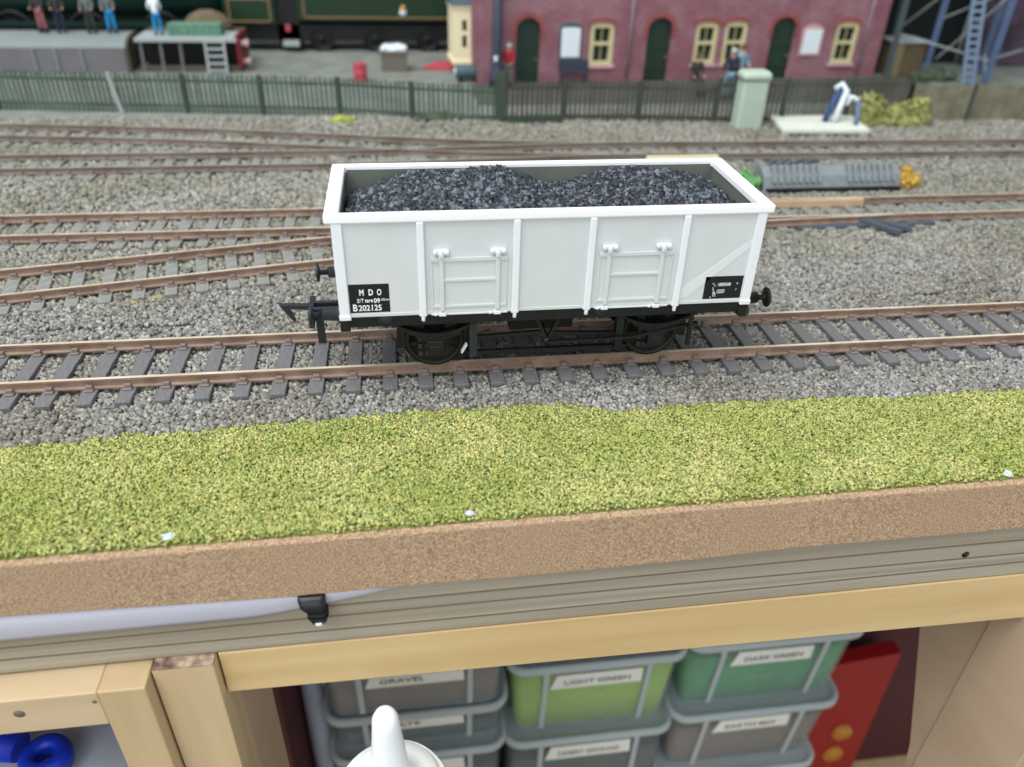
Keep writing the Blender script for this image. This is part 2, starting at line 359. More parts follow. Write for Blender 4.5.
def sleeper_mb(wl=31.0, ww=3.5, chairs=True):
    mb = MB().box(-ww/2, ww/2, -wl/2, wl/2-1.6, -4.1, -2.5)
    if chairs:
        for yy in (-8.75, 8.75):
            mb.box(-1.0, 1.0, yy-2.1, yy+2.1, -2.5, -2.05, 1)
            for sgn in (-1, 1): mb.box(-.75, .75, yy+sgn*1.0-.45, yy+sgn*1.0+.45, -2.1, -1.2, 1)
    return mb
ALLSL = []; RAILS = []
def track(label, pts, x_first, x_to, pitch=8.6, m='sleeper_old', rails=(-8.75, 8.75), longer=None):
    line = spline(pts); at = (pts[0][0], pts[0][1], -4.1)
    t = empty('railway_track', at, label, 'railway track')
    for r_ in rails:
        build_at(rail_mb(line, r_), 'rail', [M['rail'], M['railhead']] if pts[0][1] < 100 else [M['rail_far'], M['railhead_far']], t); RAILS.append((line, r_))
    d = 0; last = None; first = None; need = 0
    for i in range(len(line)-1):
        p, q = line[i], line[i+1]; L = (q-p).length
        while need <= d+L:
            c = p+(q-p)*((need-d)/L)
            if x_first is not None and c.x < x_first: need += .05; continue
            if c.x > x_to: break
            ang = math.atan2(q.y-p.y, q.x-p.x)
            if first is None:
                first = sleeper_mb().build('sleeper', [M[m], M['rail_chair']], at=(0, 0, 0), bevel=.12, seg=1); o = first
            else: o = first.copy(); C.objects.link(o)
            o.parent = t; o.location = (Vector((c.x, c.y, 0))-Vector(at))*S
            jit = random.uniform(-.012, .012)
            o.rotation_euler = (0, 0, ang+jit); ALLSL.append((c.x, c.y, ang)); need += pitch
        d += L
    return t
track('weathered grey track under the coal wagon, rails worn bright on top', [(-185, 0), (0, 0), (200, 0)], -183.9, 196, m='sleeper')
track('curving siding track that slants in towards the wagon from the front and joins its neighbour', [(-215, 32), (-150, 44.6), (-100, 54.4), (-56.5, 62.7), (0, 72.5), (50, 79.8), (100, 84.6), (150, 87.0)], -212, -30)
track('straight grey track just behind the wagon, joined by a curving siding', [(-345, 88.5), (-60, 88.5), (100, 87.4), (290, 87.4)], -252, 286)
track('straight running track below the fence, nearer of the back pair', [(-300, 156.5), (-60, 156.6), (0, 159.5), (60, 162.6), (150, 160.5), (340, 158)], -298, 336)
track('rear curving track closest to the fence, merging into its neighbour', [(-320, 214), (-205, 202.6), (-128, 193), (-59, 180), (0, 169), (60, 163)], -318, -45)

# pale rusty check rails beside the turnout, behind the wagon's end
b = MB().box(98, 141, 93.2, 94.6, -2.6, .1); tag(b.build('check_rail', mat('pale_worn_timber', (206, 194, 168), .6, col2=(182, 140, 104), vscale=.03), bevel=.1), 'pale rust-streaked check rail between the rails behind the wagon end', 'check rail')
b = MB().box(72, 104, 149, 150.6, -2.6, .05); tag(b.build('check_rail', M['creampale'], bevel=.1), 'cream strip alongside the back track below the fence', 'check rail')

# ------------------------------------------------------------------ ballast, grass
def nearest_mask(P, wl=15.8, ww=2.0):
    keep = np.ones(len(P), bool)
    for cx, cy, a in ALLSL:
        dx, dy = P[:, 0]-cx, P[:, 1]-cy; u = dx*math.cos(a)+dy*math.sin(a); v = -dx*math.sin(a)+dy*math.cos(a)
        keep &= ~((np.abs(u) < ww) & (np.abs(v) < wl) & (rng.random(len(P)) > .03))
    for line, r_ in RAILS:
        lx = np.array([p.x for p in line]); ly = np.array([p.y for p in line]); yy = np.interp(P[:, 0], lx, ly)
        inside = (P[:, 0] > lx.min()) & (P[:, 0] < lx.max())
        keep &= ~(inside & (np.abs(P[:, 1]-(yy+r_)) < 1.0))
    return keep
def front_line(x): return np.interp(x, [-160, -119, -94, -64, -35, -12, 6, 12, 50, 85, 119, 160], [-28.6, -27.9, -26.3, -25.1, -23.3, -22.7, -24.0, -27.2, -26.5, -28.4, -28, -28])+.3*np.sin(x*.19+1)+.35*np.sin(x*.73)
def surf_z(P):
    """ballast height: full between the rails, sloping down away from the near track."""
    y = P[:, 1]; z = np.full(len(P), -3.9)
    z = np.where(y < -16, -3.8-(-16-y)*.03, z); z += .35*(1+np.sin(P[:, 0]*.05+1)*np.sin(y*.07))*(y > 22)
    return z
def scatter(x0, x1, y0, y1, n):
    P = np.stack([rng.uniform(x0, x1, n), rng.uniform(y0, y1, n), np.zeros(n)], 1); return P
b = MB(); nx, ny = 120, 60
xs = np.linspace(-330, 400, nx); ys = np.concatenate([np.linspace(-28, 30, 20), np.linspace(34, 236, ny-20)])
G = np.array([(x, y, 0) for y in ys for x in xs]); G[:, 2] = surf_z(G)-.35
F = np.array([(j*nx+i, j*nx+i+1, (j+1)*nx+i+1, (j+1)*nx+i) for j in range(ny-1) for i in range(nx-1)])
go = np_mesh('ballast_bed', G, F, M['ground'], (0, 100, -4.8)); go['kind'] = 'structure'
parts = []
for (y0, y1, dens, size) in ((-29, 14, 2.6, 1.02), (14, 50, 1.8, 1.12), (50, 110, 1.1, 1.3), (110, 232, .6, 1.6)):
    x0, x1 = -150-.42*y1-10, 150+.75*y1
    n = int((x1-x0)*(y1-y0)*dens); P = scatter(x0, x1, y0, y1, n)
    P = P[nearest_mask(P)]; P = P[(P[:, 1] > front_line(P[:, 0]))]
    P[:, 2] = surf_z(P)+rng.uniform(-.25, .3, len(P))
    parts.append(stones(P, np.full(len(P), size)))
def merge(ps, name, m, label):
    off = 0; VV = []; FF = []
    for v, f in ps: VV.append(v); FF.append(f+off); off += len(v)
    tag(np_mesh(name, np.concatenate(VV), np.concatenate(FF), m, (0, 100, -4.8)), label, 'ballast', kind='stuff')
merge(parts[:2], 'ballast', M['ballast'], 'loose grey stone chippings around the track under the wagon')
merge(parts[2:], 'fine_ballast', M['ballast_fine'], 'dusty pale grey-beige chippings around the tracks behind the wagon')

b = MB(); n = 80; xs = np.linspace(-300, 340, n)
vt = [(x, edge_y(x)+.9, ZB+.05) for x in xs]+[(x, -43, ZB+.1) for x in xs]+[(x, float(front_line(x))-.2, ZB+.25) for x in xs]
b.add(vt, [(k*n+i, k*n+i+1, (k+1)*n+i+1, (k+1)*n+i) for k in (0, 1) for i in range(n-1)])
tb = b.build('turf_base', M['turfbase']); tb['kind'] = 'structure'
n = int(300*40*9.5); P = scatter(-155, 155, -62.5, -22, n)
fl = front_line(P[:, 0]); ed = -61.2+.0085*P[:, 0]
thin = np.clip((P[:, 1]-ed-.6)/2.2, 0, 1); top = np.clip((fl+1.4-P[:, 1])/1.5, 0, 1)
P = P[(rng.random(len(P)) < thin*top)]
P[:, 2] = ZB+.25+rng.uniform(0, .45, len(P))+.12*np.sin(P[:, 0]*.4)*np.sin(P[:, 1]*.5)
V, F = stones(P, np.full(len(P), .5), .6, .8)
tag(np_mesh('grass', V, F, M['turf'], (0, -45, ZB)), 'coarse yellow-green scatter grass along the front edge of the board', 'grass', kind='stuff')

def flakes(c, rad, n, size, name, m, parent=None, core=None):
    """a clump of small leaf-like flecks around a lumpy mass."""
    c = np.array(c, float); rad = np.array(rad, float); D = rng.normal(size=(n, 3)); D /= np.linalg.norm(D, axis=1)[:, None]
    D[:, 2] = np.abs(D[:, 2]); D[D[:, 2] < .1, 2] += .05
    lump = 1+.18*np.sin(D[:, 0]*5+c[0])*np.cos(D[:, 1]*6)+.12*np.sin(D[:, 2]*9+c[1])
    P = c+D*rad*(lump*rng.uniform(.8, 1.05, n))[:, None]
    V, F = stones(P, np.full(n, size), .5, .8)
    return V, F
def clump(name, label, cat, c, rad, n, size, m, group=None):
    V, F = flakes(c, rad, n, size, name, m)
    V2, F2 = flakes(c, np.array(rad)*.72, n//2, size*1.8, name, m)
    o = np_mesh(name, np.concatenate([V, V2]), np.concatenate([F, F2+len(V)]), M[m], tuple(c)); return tag(o, label, cat, group)

clump('weed', 'small lime-green weed clump at the foot of the fence', 'weed', (-59.5, 221, -4.5), (6, 2.5, 3.2), 260, 1.4, 'lime')
for k, (cx, cy, r_) in enumerate([(-110, 36.0, 4.2), (-103, 38.5, 3)]):
    clump('moss_patch', ['pale yellow-green moss patch on the stones in front of the curving siding', 'smaller moss patch beside the larger one near the curving siding'][k], 'moss', (cx, cy, -4.3), (r_, 1.6, .9), 240, .7, 'moss')
clump('moss_patch', 'faint beige-green moss on the stones beyond the wagon buffer', 'moss', (66, 27, -4.2), (7, 3.0, .7), 120, .7, 'moss')
for k, (x, y, r_) in enumerate([(-78.5, -59.0, .9), (-22.5, -58.6, .55), (93, -58.4, .7)]):
    V, F = flakes((x, y, ZB+.4), (r_*1.3, r_*.9, .5), 70, .5, 'paint', None)
    tag(np_mesh('paint_blob', V, F, M['paint'], (x, y, ZB)), ['whitish glue blob on the grass near the board edge, in front of the wagon hook', 'tiny whitish glue fleck at the board edge in front of the wagon', 'pale glue blob on the grass near the board edge, right of the wagon'][k].replace(', right of the wagon', ' beyond the last box stack'), 'glue blob')

# ------------------------------------------------------------------ the coal wagon
wg = empty('coal_wagon', (0, 0, 0), 'pale grey model mineral wagon with white rim, loaded with coal, standing on the rails', 'model wagon')
HX, HY, ZT, ZBOT = 47.0, 16.2, 41.2, 17.3
b = MB()       # open body shell, four walls and floor
b.box(-HX, HX, -HY, -HY+1.0, ZBOT, ZT-.6); b.box(-HX, HX, HY-1.0, HY, ZBOT, ZT-.6)
b.box(-HX, -HX+1.0, -HY+1, HY-1, ZBOT, ZT-.6); b.box(HX-1.0, HX, -HY+1, HY-1, ZBOT, ZT-.6)
b.box(-HX+1, HX-1, -HY+1, HY-1, ZBOT, ZBOT+1.2)
body = build_at(b, 'body', M['wagon'], wg, bevel=.12)
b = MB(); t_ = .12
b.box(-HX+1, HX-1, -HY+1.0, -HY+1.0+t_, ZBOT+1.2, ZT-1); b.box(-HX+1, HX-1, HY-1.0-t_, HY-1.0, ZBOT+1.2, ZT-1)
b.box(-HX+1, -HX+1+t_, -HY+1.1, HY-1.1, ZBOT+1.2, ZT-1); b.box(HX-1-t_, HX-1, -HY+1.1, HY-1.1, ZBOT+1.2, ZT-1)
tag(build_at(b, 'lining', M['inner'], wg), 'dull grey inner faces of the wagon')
b = MB()       # rim: wide at the ends, narrower along the sides
RX, RY = 48.7, 16.95; ix, iy = 45.6, 15.1
o4 = [(-RX,-RY),(RX,-RY),(RX,RY),(-RX,RY)]; i4 = [(-ix,-iy),(ix,-iy),(ix,iy),(-ix,iy)]
vt = [(x, y, ZT) for x, y in o4]+[(x, y, ZT) for x, y in i4]+[(x, y, ZT-1.9) for x, y in o4]+[(x, y, ZT-1.9) for x, y in i4]
fs = []
for k in range(4):
    j = (k+1) % 4; fs += [(k, j, j+4, k+4), (k+8, k+12, j+12, j+8), (k, k+8, j+8, j), (k+4, j+4, j+12, k+12)]
b.add(vt, fs); tag(build_at(b, 'rim', M['rim'], wg, bevel=.42, seg=3), 'bright white rim')
# ribs on both sides: corner and four intermediate uprights, each with a small foot
for sy in (-1, 1):
    for x in (-29.1, -8.5, 8.1, 29.1):
        b = MB(); y0, y1 = sorted((sy*(HY-.1), sy*(HY+.85)))
        b.box(x-.78, x+.78, y0, y1, ZBOT+.3, ZT-1.9)
        b.box(x-.85, x+.85, y0, y1-.0, ZBOT-.2, ZBOT+.6)
        b.lathe((x, sy*(HY+.4), ZBOT-1.6), [(.25, 0), (.45, .3), (.45, 1.6)], n=10)
        build_at(b, 'side_rib', M['post'], wg, bevel=.32)
    for sx in (-1, 1):
        b = MB(); y0, y1 = sorted((sy*(HY-.6), sy*(HY+.55))); x0, x1 = sorted((sx*(HX-1.9), sx*(HX+.35)))
        b.box(x0, x1, y0, y1, ZBOT+.1, ZT-1.9)
        x2, x3 = sorted((sx*(HX-2.1), sx*(HX+.5))); y2, y3 = sorted((sy*(HY-.6), sy*(HY+.8)))
        b.box(x2, x3, y2, y3, ZBOT-.5, ZBOT+.7)
        build_at(b, 'corner_post', M['post'], wg, bevel=.22)
# end wall stiffeners
for sx in (-1, 1):
    for y in (-7, 7):
        b = MB(); x0, x1 = sorted((sx*(HX-.1), sx*(HX+.9))); b.box(x0, x1, y-.7, y+.7, ZBOT, ZT-1.9)
        build_at(b, 'end_stanchion', M['wagon'], wg, bevel=.15)
    b = MB(); x0, x1 = sorted((sx*(HX-.1), sx*(HX+.6))); b.box(x0, x1, -15, 15, 28.2, 29.5); build_at(b, 'end_rail', M['wagon'], wg, bevel=.15)
# diagonal strap on the far end panel of the visible side
b = MB(); yf = -HY-.07
b.prism([(30.1, 18.9), (31.6, 18.9), (45.3, 31.4), (45.1, 33.0), (30.1, 21.2)], yf, -HY+.1)
build_at(b, 'diagonal_strap', M['strap'], wg)
b = MB(); b.box(-45.2, 45.2, -HY-.16, -HY+.05, ZBOT, ZBOT+.75); build_at(b, 'bottom_flange', M['wagon'], wg, bevel=.06)
# doors
for x0, x1, a0, a1 in ((-27.6, -9.9, -24.8, -12.5), (9.6, 27.6, 12.3, 24.5)):
    d = MB(); yy = -HY-.12
    d.box(x0+.3, x1-.3, yy, -HY+.1, ZBOT+.5, 30.6)
    door = build_at(d, 'side_door', M['wagon'], wg, bevel=.08)
    d = MB()
    d.box(x0+.5, x1-.4, yy-.42, yy+.05, 30.1, 31.1)            # top bar
    d.box(a0, a1, yy-.36, yy+.05, 25.3, 26.0)
    d.box(x0+.9, x1-.7, yy-.3, yy+.05, 18.9, 19.6)
    d.box(x0+.5, x0+.9, yy-.2, yy+.05, 18.5, 30.6); d.box(x1-.9, x1-.5, yy-.2, yy+.05, 18.5, 30.6)
    build_at(d, 'door_bar', M['wagon'], door, bevel=.14, at=AT[wg.name])
    for a in (a0, a1):
        d = MB(); d.box(a-.5, a+.5, yy-.62, yy+.05, 18.2, 31.4)
        build_at(d, 'door_strap', M['wagon'], door, bevel=.16, at=AT[wg.name])
        d = MB(); d.box(a-.5, a+.5, yy-1.1, -HY+.1, 31.2, 32.7); d.box(a-1.6, a+1.6, yy-.75, -HY+.1, 31.9, 32.8)
        d.lathe((a, yy-.9, 31.5), [(.3, 0), (.38, .1), (.38, 1.3), (.25, 1.45)], n=10)
        for sx in (-1, 1): d.lathe((a+sx*1.3, yy-.7, 31.9), [(.3, 0), (.45, .2), (.45, .8), (.25, 1.0)], n=10)
        build_at(d, 'door_hinge', M['post'], door, bevel=.1, at=AT[wg.name])
        d = MB(); d.box(a-.8, a+.8, yy-.7, -HY+.1, 17.0, 17.8); d.box(a-1.9, a-1.2, yy-.4, -HY+.1, 17.0, 17.6)
        build_at(d, 'door_catch', M['post'], door, bevel=.1, at=AT[wg.name])
    d = MB(); d.box(x0+.3, x1-.3, -HY-.5, -HY+.1, 17.15, 17.5); build_at(d, 'door_sill', M['wagon'], door, bevel=.1, at=AT[wg.name])
# number plates
yp = -HY-.05
b = MB().box(-45.0, -36.3, yp-.02, -HY+.02, 18.35, 25.25); pl = build_at(b, 'number_plate', M['plate'], wg); pl['label'] = 'black number panel lettered M D O 21T B202125'
for ch, x in (('M', -42.75), ('D', -40.75), ('O', -38.95)): letters(ch, 2.0, (x, yp-.03, 22.6), pl, M['ink'], width=.95, bold=.05)
letters('21T', 1.3, (-43.4, yp-.03, 20.9), pl, M['ink'], width=1.45, bold=.02)
letters('tare', 1.35, (-41.7, yp-.03, 20.9), pl, M['ink'], width=1.75, bold=.02)
letters('09', 1.5, (-39.75, yp-.03, 20.75), pl, M['ink'], width=1.35, bold=.03)
letters('-00cwt', .8, (-38.25, yp-.03, 21.2), pl, M['ink'], width=1.85)
letters('B', 2.3, (-44.35, yp-.03, 18.85), pl, M['ink'], width=.95, bold=.05)
letters('202125', 1.95, (-43.15, yp-.03, 18.85), pl, M['ink'], width=5.0, bold=.03)
b = MB().box(35.75, 44.85, yp-.02, -HY+.02, 18.4, 24.1); pl = build_at(b, 'data_plate', M['plate'], wg); pl['label'] = 'black data panel with tiny white lettering'
rn = random.Random(3)
for z, x0, n_, s_ in ((21.9, 38.9, 9, .75), (21.6, 39.1, 9, .55), (20.35, 38.9, 7, .55), (19.8, 38.9, 7, .55)):
    letters(''.join(rn.choice('MAINTEROS8204') for _ in range(n_)), s_, (x0, yp-.03, z), pl, M['ink'], spacing=.85)
for x, z, c_ in ((37.6, 22.1, 'o'), (38.1, 21.6, 'x'), (37.7, 20.8, '2'), (37.9, 20.2, '3'), (37.9, 19.6, 'SB'), (38.0, 19.0, 'SC'), (37.4, 18.6, 'v'), (43.4, 22.0, 'o'), (43.4, 20.4, '/')):
    letters(c_, .75, (x, yp-.03, z), pl, M['ink'])

# solebars, headstocks
for sy in (-1, 1):
    b = MB(); y0, y1 = sorted((sy*13.2, sy*15.3)); b.box(-47, 47, y0, y1, 14.1, ZBOT+.1); build_at(b, 'solebar', M['black'], wg, bevel=.15)
for sx in (-1, 1):
    b = MB(); x0, x1 = sorted((sx*45.4, sx*47.6)); b.box(x0, x1, -15.6, 15.6, 13.3, ZBOT+.05); build_at(b, 'headstock', M['black'], wg, bevel=.15)
b = MB().box(-45.4, 45.4, -13.2, 13.2, 15.2, ZBOT+.05); build_at(b, 'underframe_floor', M['black'], wg)
for x in (-37.5, 12.0): 
    b = MB().lathe((x, -15.5, 15.9), [(.01, -.1), (1.9, 0), (1.9, .4)], 'y', 18); build_at(b, 'solebar_plate', M['coupling'], wg)
# wheels, axle guards, springs
for cx in (-26.5, 26.5):
    b = MB(); b.lathe((cx, -13.5, 7), [(.5, 0), (.5, 27)], 'y', 10); ax = build_at(b, 'axle', M['steel'], wg)
    for sy in (-1, 1):
        prof = [(7.9, 0), (7.9, .7), (7.05, 1.0), (6.9, 2.9), (6.0, 3.0), (6.0, 2.0), (2.0, 1.7), (1.4, 2.8), (.5, 2.9)]
        b = MB().lathe((cx, sy*7.25, 7), [(r_, sy*h_) for r_, h_ in [(.5, 0)]+prof], 'y', 40)
        for k in range(8):
            a = k*math.pi/4+.2; b.beam((cx+1.2*math.cos(a), sy*9.2, 7+1.2*math.sin(a)), (cx+6.2*math.cos(a), sy*9.2, 7+6.2*math.sin(a)), .9, .8, (0, 1, 0))
        build_at(b, 'wheel', M['wheel'], wg)
        y0, y1 = sorted((sy*11.3, sy*12.0)); b = MB()
        b.prism([(cx-5.6, 15.2), (cx+5.6, 15.2), (cx+2.2, 4.2), (cx+1.3, 4.2), (cx+2.6, 13.2), (cx-2.6, 13.2), (cx-1.3, 4.2), (cx-2.2, 4.2)], y0, y1)
        build_at(b, 'axle_guard', M['black'], wg)
        y0, y1 = sorted((sy*11.6, sy*14.6)); b = MB(); b.box(cx-2.0, cx+2.0, y0, y1, 4.9, 9.2); b.box(cx-1.4, cx+1.4, y0-.25 if sy < 0 else y0, y1 if sy < 0 else y1+.25, 5.4, 8.0)
        build_at(b, 'axlebox', M['black'], wg, bevel=.25)
        b = MB(); y0, y1 = sorted((sy*12.2, sy*14.2))
        for lv in range(5):
            L = 9.2-lv*1.6; N = 10
            up = [(cx+L*t, 9.9+2.9*(t*L/9.2)**2-.0+(-lv*.42)+1.2) for t in np.linspace(-1, 1, N)]
            b.prism(up+[(x_, z_-.38) for x_, z_ in up[::-1]], y0, y1)
        build_at(b, 'leaf_spring', M['black'], wg)
        for sx in (-1, 1):
            b = MB(); y0, y1 = sorted((sy*12.3, sy*14.3)); b.box(cx+sx*9.2-.6, cx+sx*9.2+.6, y0, y1, 13.2, 15.4); build_at(b, 'spring_hanger', M['black'], wg, bevel=.1)
    for sx in (-1, 1):       # brake shoes beside each wheel
        for sy in (-1, 1):
            b = MB(); x0 = cx+sx*7.6
            b.beam((x0, sy*9, 14.5), (x0+sx*.8, sy*9, 5.0), 1.6, 1.6, (1, 0, 0)); b.beam((x0-sx*.1, sy*9, 10.5), (x0-sx*.1, sy*9, 5.5), 2.0, 1.4, (1, 0, 0))
            build_at(b, 'brake_shoe', M['black'], wg, bevel=.15)
    b = MB()
    for k in range(3):
        for j in range(3): b.box(cx-4+k*1.6, cx-3+k*1.6, -12.6, -11.9, 4.2+j*2.0, 5.4+j*2.0)
    build_at(b, 'spring_buckle', M['coupling'], wg, bevel=.1)
# brake gear
for sy in (-1, 1):
    y = sy*13.0
    b = MB(); b.beam((-3.2, y, 14.8), (0, y, 7.2), .8, 1.1, (0, 1, 0)); b.beam((3.2, y, 14.8), (0, y, 7.2), .8, 1.1, (0, 1, 0)); b.lathe((0, y-.8, 7.2), [(.01, 0), (1.0, .05), (1.0, 1.6), (.01, 1.65)], 'y', 14)
    build_at(b, 'v_hanger', M['black'], wg)
    b = MB(); b.beam((0, sy*13.9, 7.4), (20, sy*14.2, 7.9), .6, 1.0, (0, 1, 0)); b.beam((20, sy*14.2, 7.9), (36.5, sy*14.2, 11.0), .6, 1.0, (0, 1, 0)); build_at(b, 'brake_lever', M['black'], wg)
    b = MB(); b.box(34.0, 35.0, sy*14.9-.4, sy*14.9+.4, 5.4, 15.5); b.box(33.7, 35.3, sy*14.9-.5, sy*14.9+.5, 14.4, 15.6); build_at(b, 'lever_guide', M['black'], wg, bevel=.1)
    b = MB(); b.beam((-19, sy*12.2, 4.4), (20, sy*12.2, 4.4), 1.0, 1.1, (0, 0, 1)); build_at(b, 'brake_rod', M['black'], wg)
    b = MB(); b.beam((-17, sy*12.4, 8.6), (-1, sy*12.9, 9.6), .8, 1.0); b.beam((1, sy*12.9, 9.2), (17, sy*12.4, 8.0), .8, 1.0); build_at(b, 'push_rod', M['black'], wg)
    for x in (-17.6, 17.6):
        b = MB(); b.box(x-.95, x+.95, sy*12.9-.7, sy*12.9+.7, 3.9, 15.4); build_at(b, 'safety_hanger', M['coupling'] if x < 0 else M['black'], wg, bevel=.1)
b = MB(); b.lathe((0, -13.6, 7.2), [(.6, 0), (.6, 27.2)], 'y', 10); b.box(-8, 8, -5, 5, 6, 15.2); build_at(b, 'brake_cylinder', M['black'], wg, bevel=.3)
b = MB(); b.beam((-20.4, -13.4, 5.4), (-19.2, -13.4, 7.6), .35, 1.3, (0, 1, 0)); build_at(b, 'metal_tab', M['palesteel'], wg)
# buffers
for sx in (-1, 1):
    for y in (-11.2, 11.2):
        b = MB(); X = sx*47.5
        b.lathe((X, y, 15.6), [(2.1, 0), (2.1, sx*.6), (1.55, sx*.8), (1.35, sx*4.2)], 'x', 18)
        bf = build_at(b, 'buffer', M['coupling'] if sx < 0 else M['black'], wg)
        b = MB(); b.lathe((X, y, 15.6), [(.65, sx*4.0), (.65, sx*6.1), (1.2, sx*6.3), (2.45, sx*6.6), (2.3, sx*7.0), (1.2, sx*7.25), (.01, sx*7.3)], 'x', 24)
        build_at(b, 'buffer_head', M['coupling'] if sx < 0 else M['black'], bf, at=AT[wg.name])
# tension-lock couplings
for sx in (-1,):
    X = sx*47.5; b = MB()
    b.box(*sorted((X, X+sx*8.2)), -2.2, 2.2, 10.2, 11.3)
    b.box(*sorted((X+sx*7.2, X+sx*8.4)), -4.6, 4.6, 8.4, 12.6)
    for y in (-1.6, 1.6): b.beam((X, y, 12.0), (X+sx*7.6, y, 12.0), .9, 1.0)
    cp = build_at(b, 'coupling', M['coupling'], wg, bevel=.18)
    b = MB()
    hk = [(7.6, 12.6), (13.2, 12.9), (15.4, 12.9), (12.4, 8.2), (11.9, 8.5), (13.0, 11.3), (12.6, 11.7), (7.6, 11.2)]
    b.prism([(X+sx*x_, z_) for x_, z_ in hk], -.6, .6); build_at(b, 'hook', M['coupling'], cp, bevel=.1, at=AT[wg.name])
    b = MB(); b.box(*sorted((X+sx*5.4, X+sx*7.2)), -.7, .7, 2.0, 10.6); build_at(b, 'drop_arm', M['coupling'], cp, bevel=.15, at=AT[wg.name])
# right hand lower end fitting
b = MB().lathe((46.6, -13.6, 13.6), [(.01, 0), (1.5, .1), (1.6, 1.4), (1.2, 2.2), (.01, 2.3)], 'x', 16); tag(build_at(b, 'brake_end_cap', M['coupling'], wg), None)

# coal load
coal = empty('coal_load', (0, 0, 18.5), 'black crushed coal heaped in two humps inside the wagon', 'coal')
def coal_h(x, y):
    g = lambda c, w: np.exp(-((x-c)/w)**2)
    h = 36.2+4.7*g(-10, 10)+4.4*g(-27, 12)+4.4*g(23, 14)+1.6*g(37, 9)
    h = h-(np.abs(y)/14.8)**2.4*(1.8+.4*np.sin(x*.25))
    return h-np.clip(np.abs(x)-41, 0, 5)*.3+.35*np.sin(x*.9)*np.sin(y*.8+1)
nx, ny = 92, 30; xs = np.linspace(-45.3, 45.3, nx); ys = np.linspace(-14.9, 14.9, ny); XX, YY = np.meshgrid(xs, ys)
G = np.stack([XX.ravel(), YY.ravel(), coal_h(XX, YY).ravel()-.3], 1)
F = np.array([(j*nx+i, j*nx+i+1, (j+1)*nx+i+1, (j+1)*nx+i) for j in range(ny-1) for i in range(nx-1)])
np_mesh('coal_bed', G, F, M['coalbed'], (0, 0, 18.5), coal)
n = 13000; P = np.stack([rng.uniform(-45.0, 45.0, n), rng.uniform(-14.6, 14.6, n), np.zeros(n)], 1)
P[:, 2] = coal_h(P[:, 0], P[:, 1])+rng.uniform(-.35, .35, n)
V, F = stones(P, rng.uniform(.6, 1.25, n), .6, .9)
k_ = np_mesh('coal_lumps', V, F, M['coal'], (0, 0, 18.5), coal); k_['kind'] = 'stuff'

# paint mark on the rail top by the wagon end
b = MB().box(38.5, 43.3, 7.9, 9.6, 0.0, .35); tag(b.build('white_chip', M['rim'], bevel=.08), 'small white chip lying on the rail under the wagon end', 'chip')

# ------------------------------------------------------------------ fence
FP = [(-300, 268), (-345, 261), (-227, 255), (-168.5, 248), (-136, 245.5), (-99, 241.5), (-61, 236.8), (-25.5, 227), (17, 218.5), (49, 220), (87, 218.6), (125, 213), (160, 211.5), (195, 212.5), (228, 213.5)]
FP2 = [(228, 213.5), (262, 211.5), (297, 211), (335, 210.5), (380, 210)]
def fence(P_, label, mats, pitch, pw, HF):
    f = empty('fence', (P_[len(P_)//2][0], P_[len(P_)//2][1], -4.6), label, 'fence')
    for i in range(len(P_)-1):
        x0, y0 = P_[i]; x1, y1 = P_[i+1]; L = math.hypot(x1-x0, y1-y0); n_ = max(1, int(L/pitch)); b = MB()
        mm = mats(x0); H = HF(x0)
        for k in range(n_):
            t = (k+.5)/n_; x, y = x0+(x1-x0)*t, y0+(y1-y0)*t; h = H+rng.uniform(-.5, .4); lean = rng.uniform(-.25, .25)
            w = pw*rng.uniform(.85, 1.1)/2
            b.add([(x-w, y-.25, -5.2), (x+w, y-.25, -5.2), (x+w, y+.25, -5.2), (x-w, y+.25, -5.2), (x-w+lean, y-.25, h), (x+w+lean, y-.25, h), (x+w+lean, y+.25, h), (x-w+lean, y+.25, h)],
                  [(0,3,2,1),(4,5,6,7),(0,1,5,4),(1,2,6,5),(2,3,7,6),(3,0,4,7)])
        build_at(b, 'picket_panel', M[mm], f)
        for z in (-1.2, H-3.2):
            b = MB().beam((x0, y0+.55, z), (x1, y1+.55, z), .8, 1.3); build_at(b, 'rail', M[mm], f)
    for i, (x, y) in enumerate(P_):
        b = MB(); h = HF(x)+.6; w = .7
        if abs(x-17) < 2: w = 2.6; h = H+2.5
        if abs(x+168.5) < 2: b.beam((x-1.6, y-1.2, h), (x+1.2, y-1.2, -5.2), 1.9, 1.9, (0, 1, 0)); mm = 'palegrey'
        else: b.box(x-w, x+w, y-1.5, y+.1, -5.2, h); mm = 'fence_dark'
        build_at(b, 'post', M[mm], f)
fence(FP, 'green-grey paling fence with dark posts running behind the back tracks', lambda x: 'fence_green' if x < 10 else 'fence_grey', 2.3, 1.3, lambda x: 13.8 if x < 10 else (15.6 if x < 120 else 18.0))
fence(FP2, 'weathered beige close-boarded fence below the steel tower legs', lambda x: 'fence_beige', 1.9, 1.75, lambda x: 14.8)
b = MB().box(20, 48, 215.0, 216.2, -5, -.2); 
for k in range(15): b.box(20.4+k*1.9, 21.4+k*1.9, 214.7, 215.2, -5, .8)
tag(b.build('low_railing', M['fence_dark']), 'short dark railing at the foot of the fence beside the thick post', 'railing')
clump('shrub', 'dull dark green low shrub at the fence foot', 'shrub', (-11, 224, -4.8), (12, 3, 4.2), 300, 1.6, 'hedge')

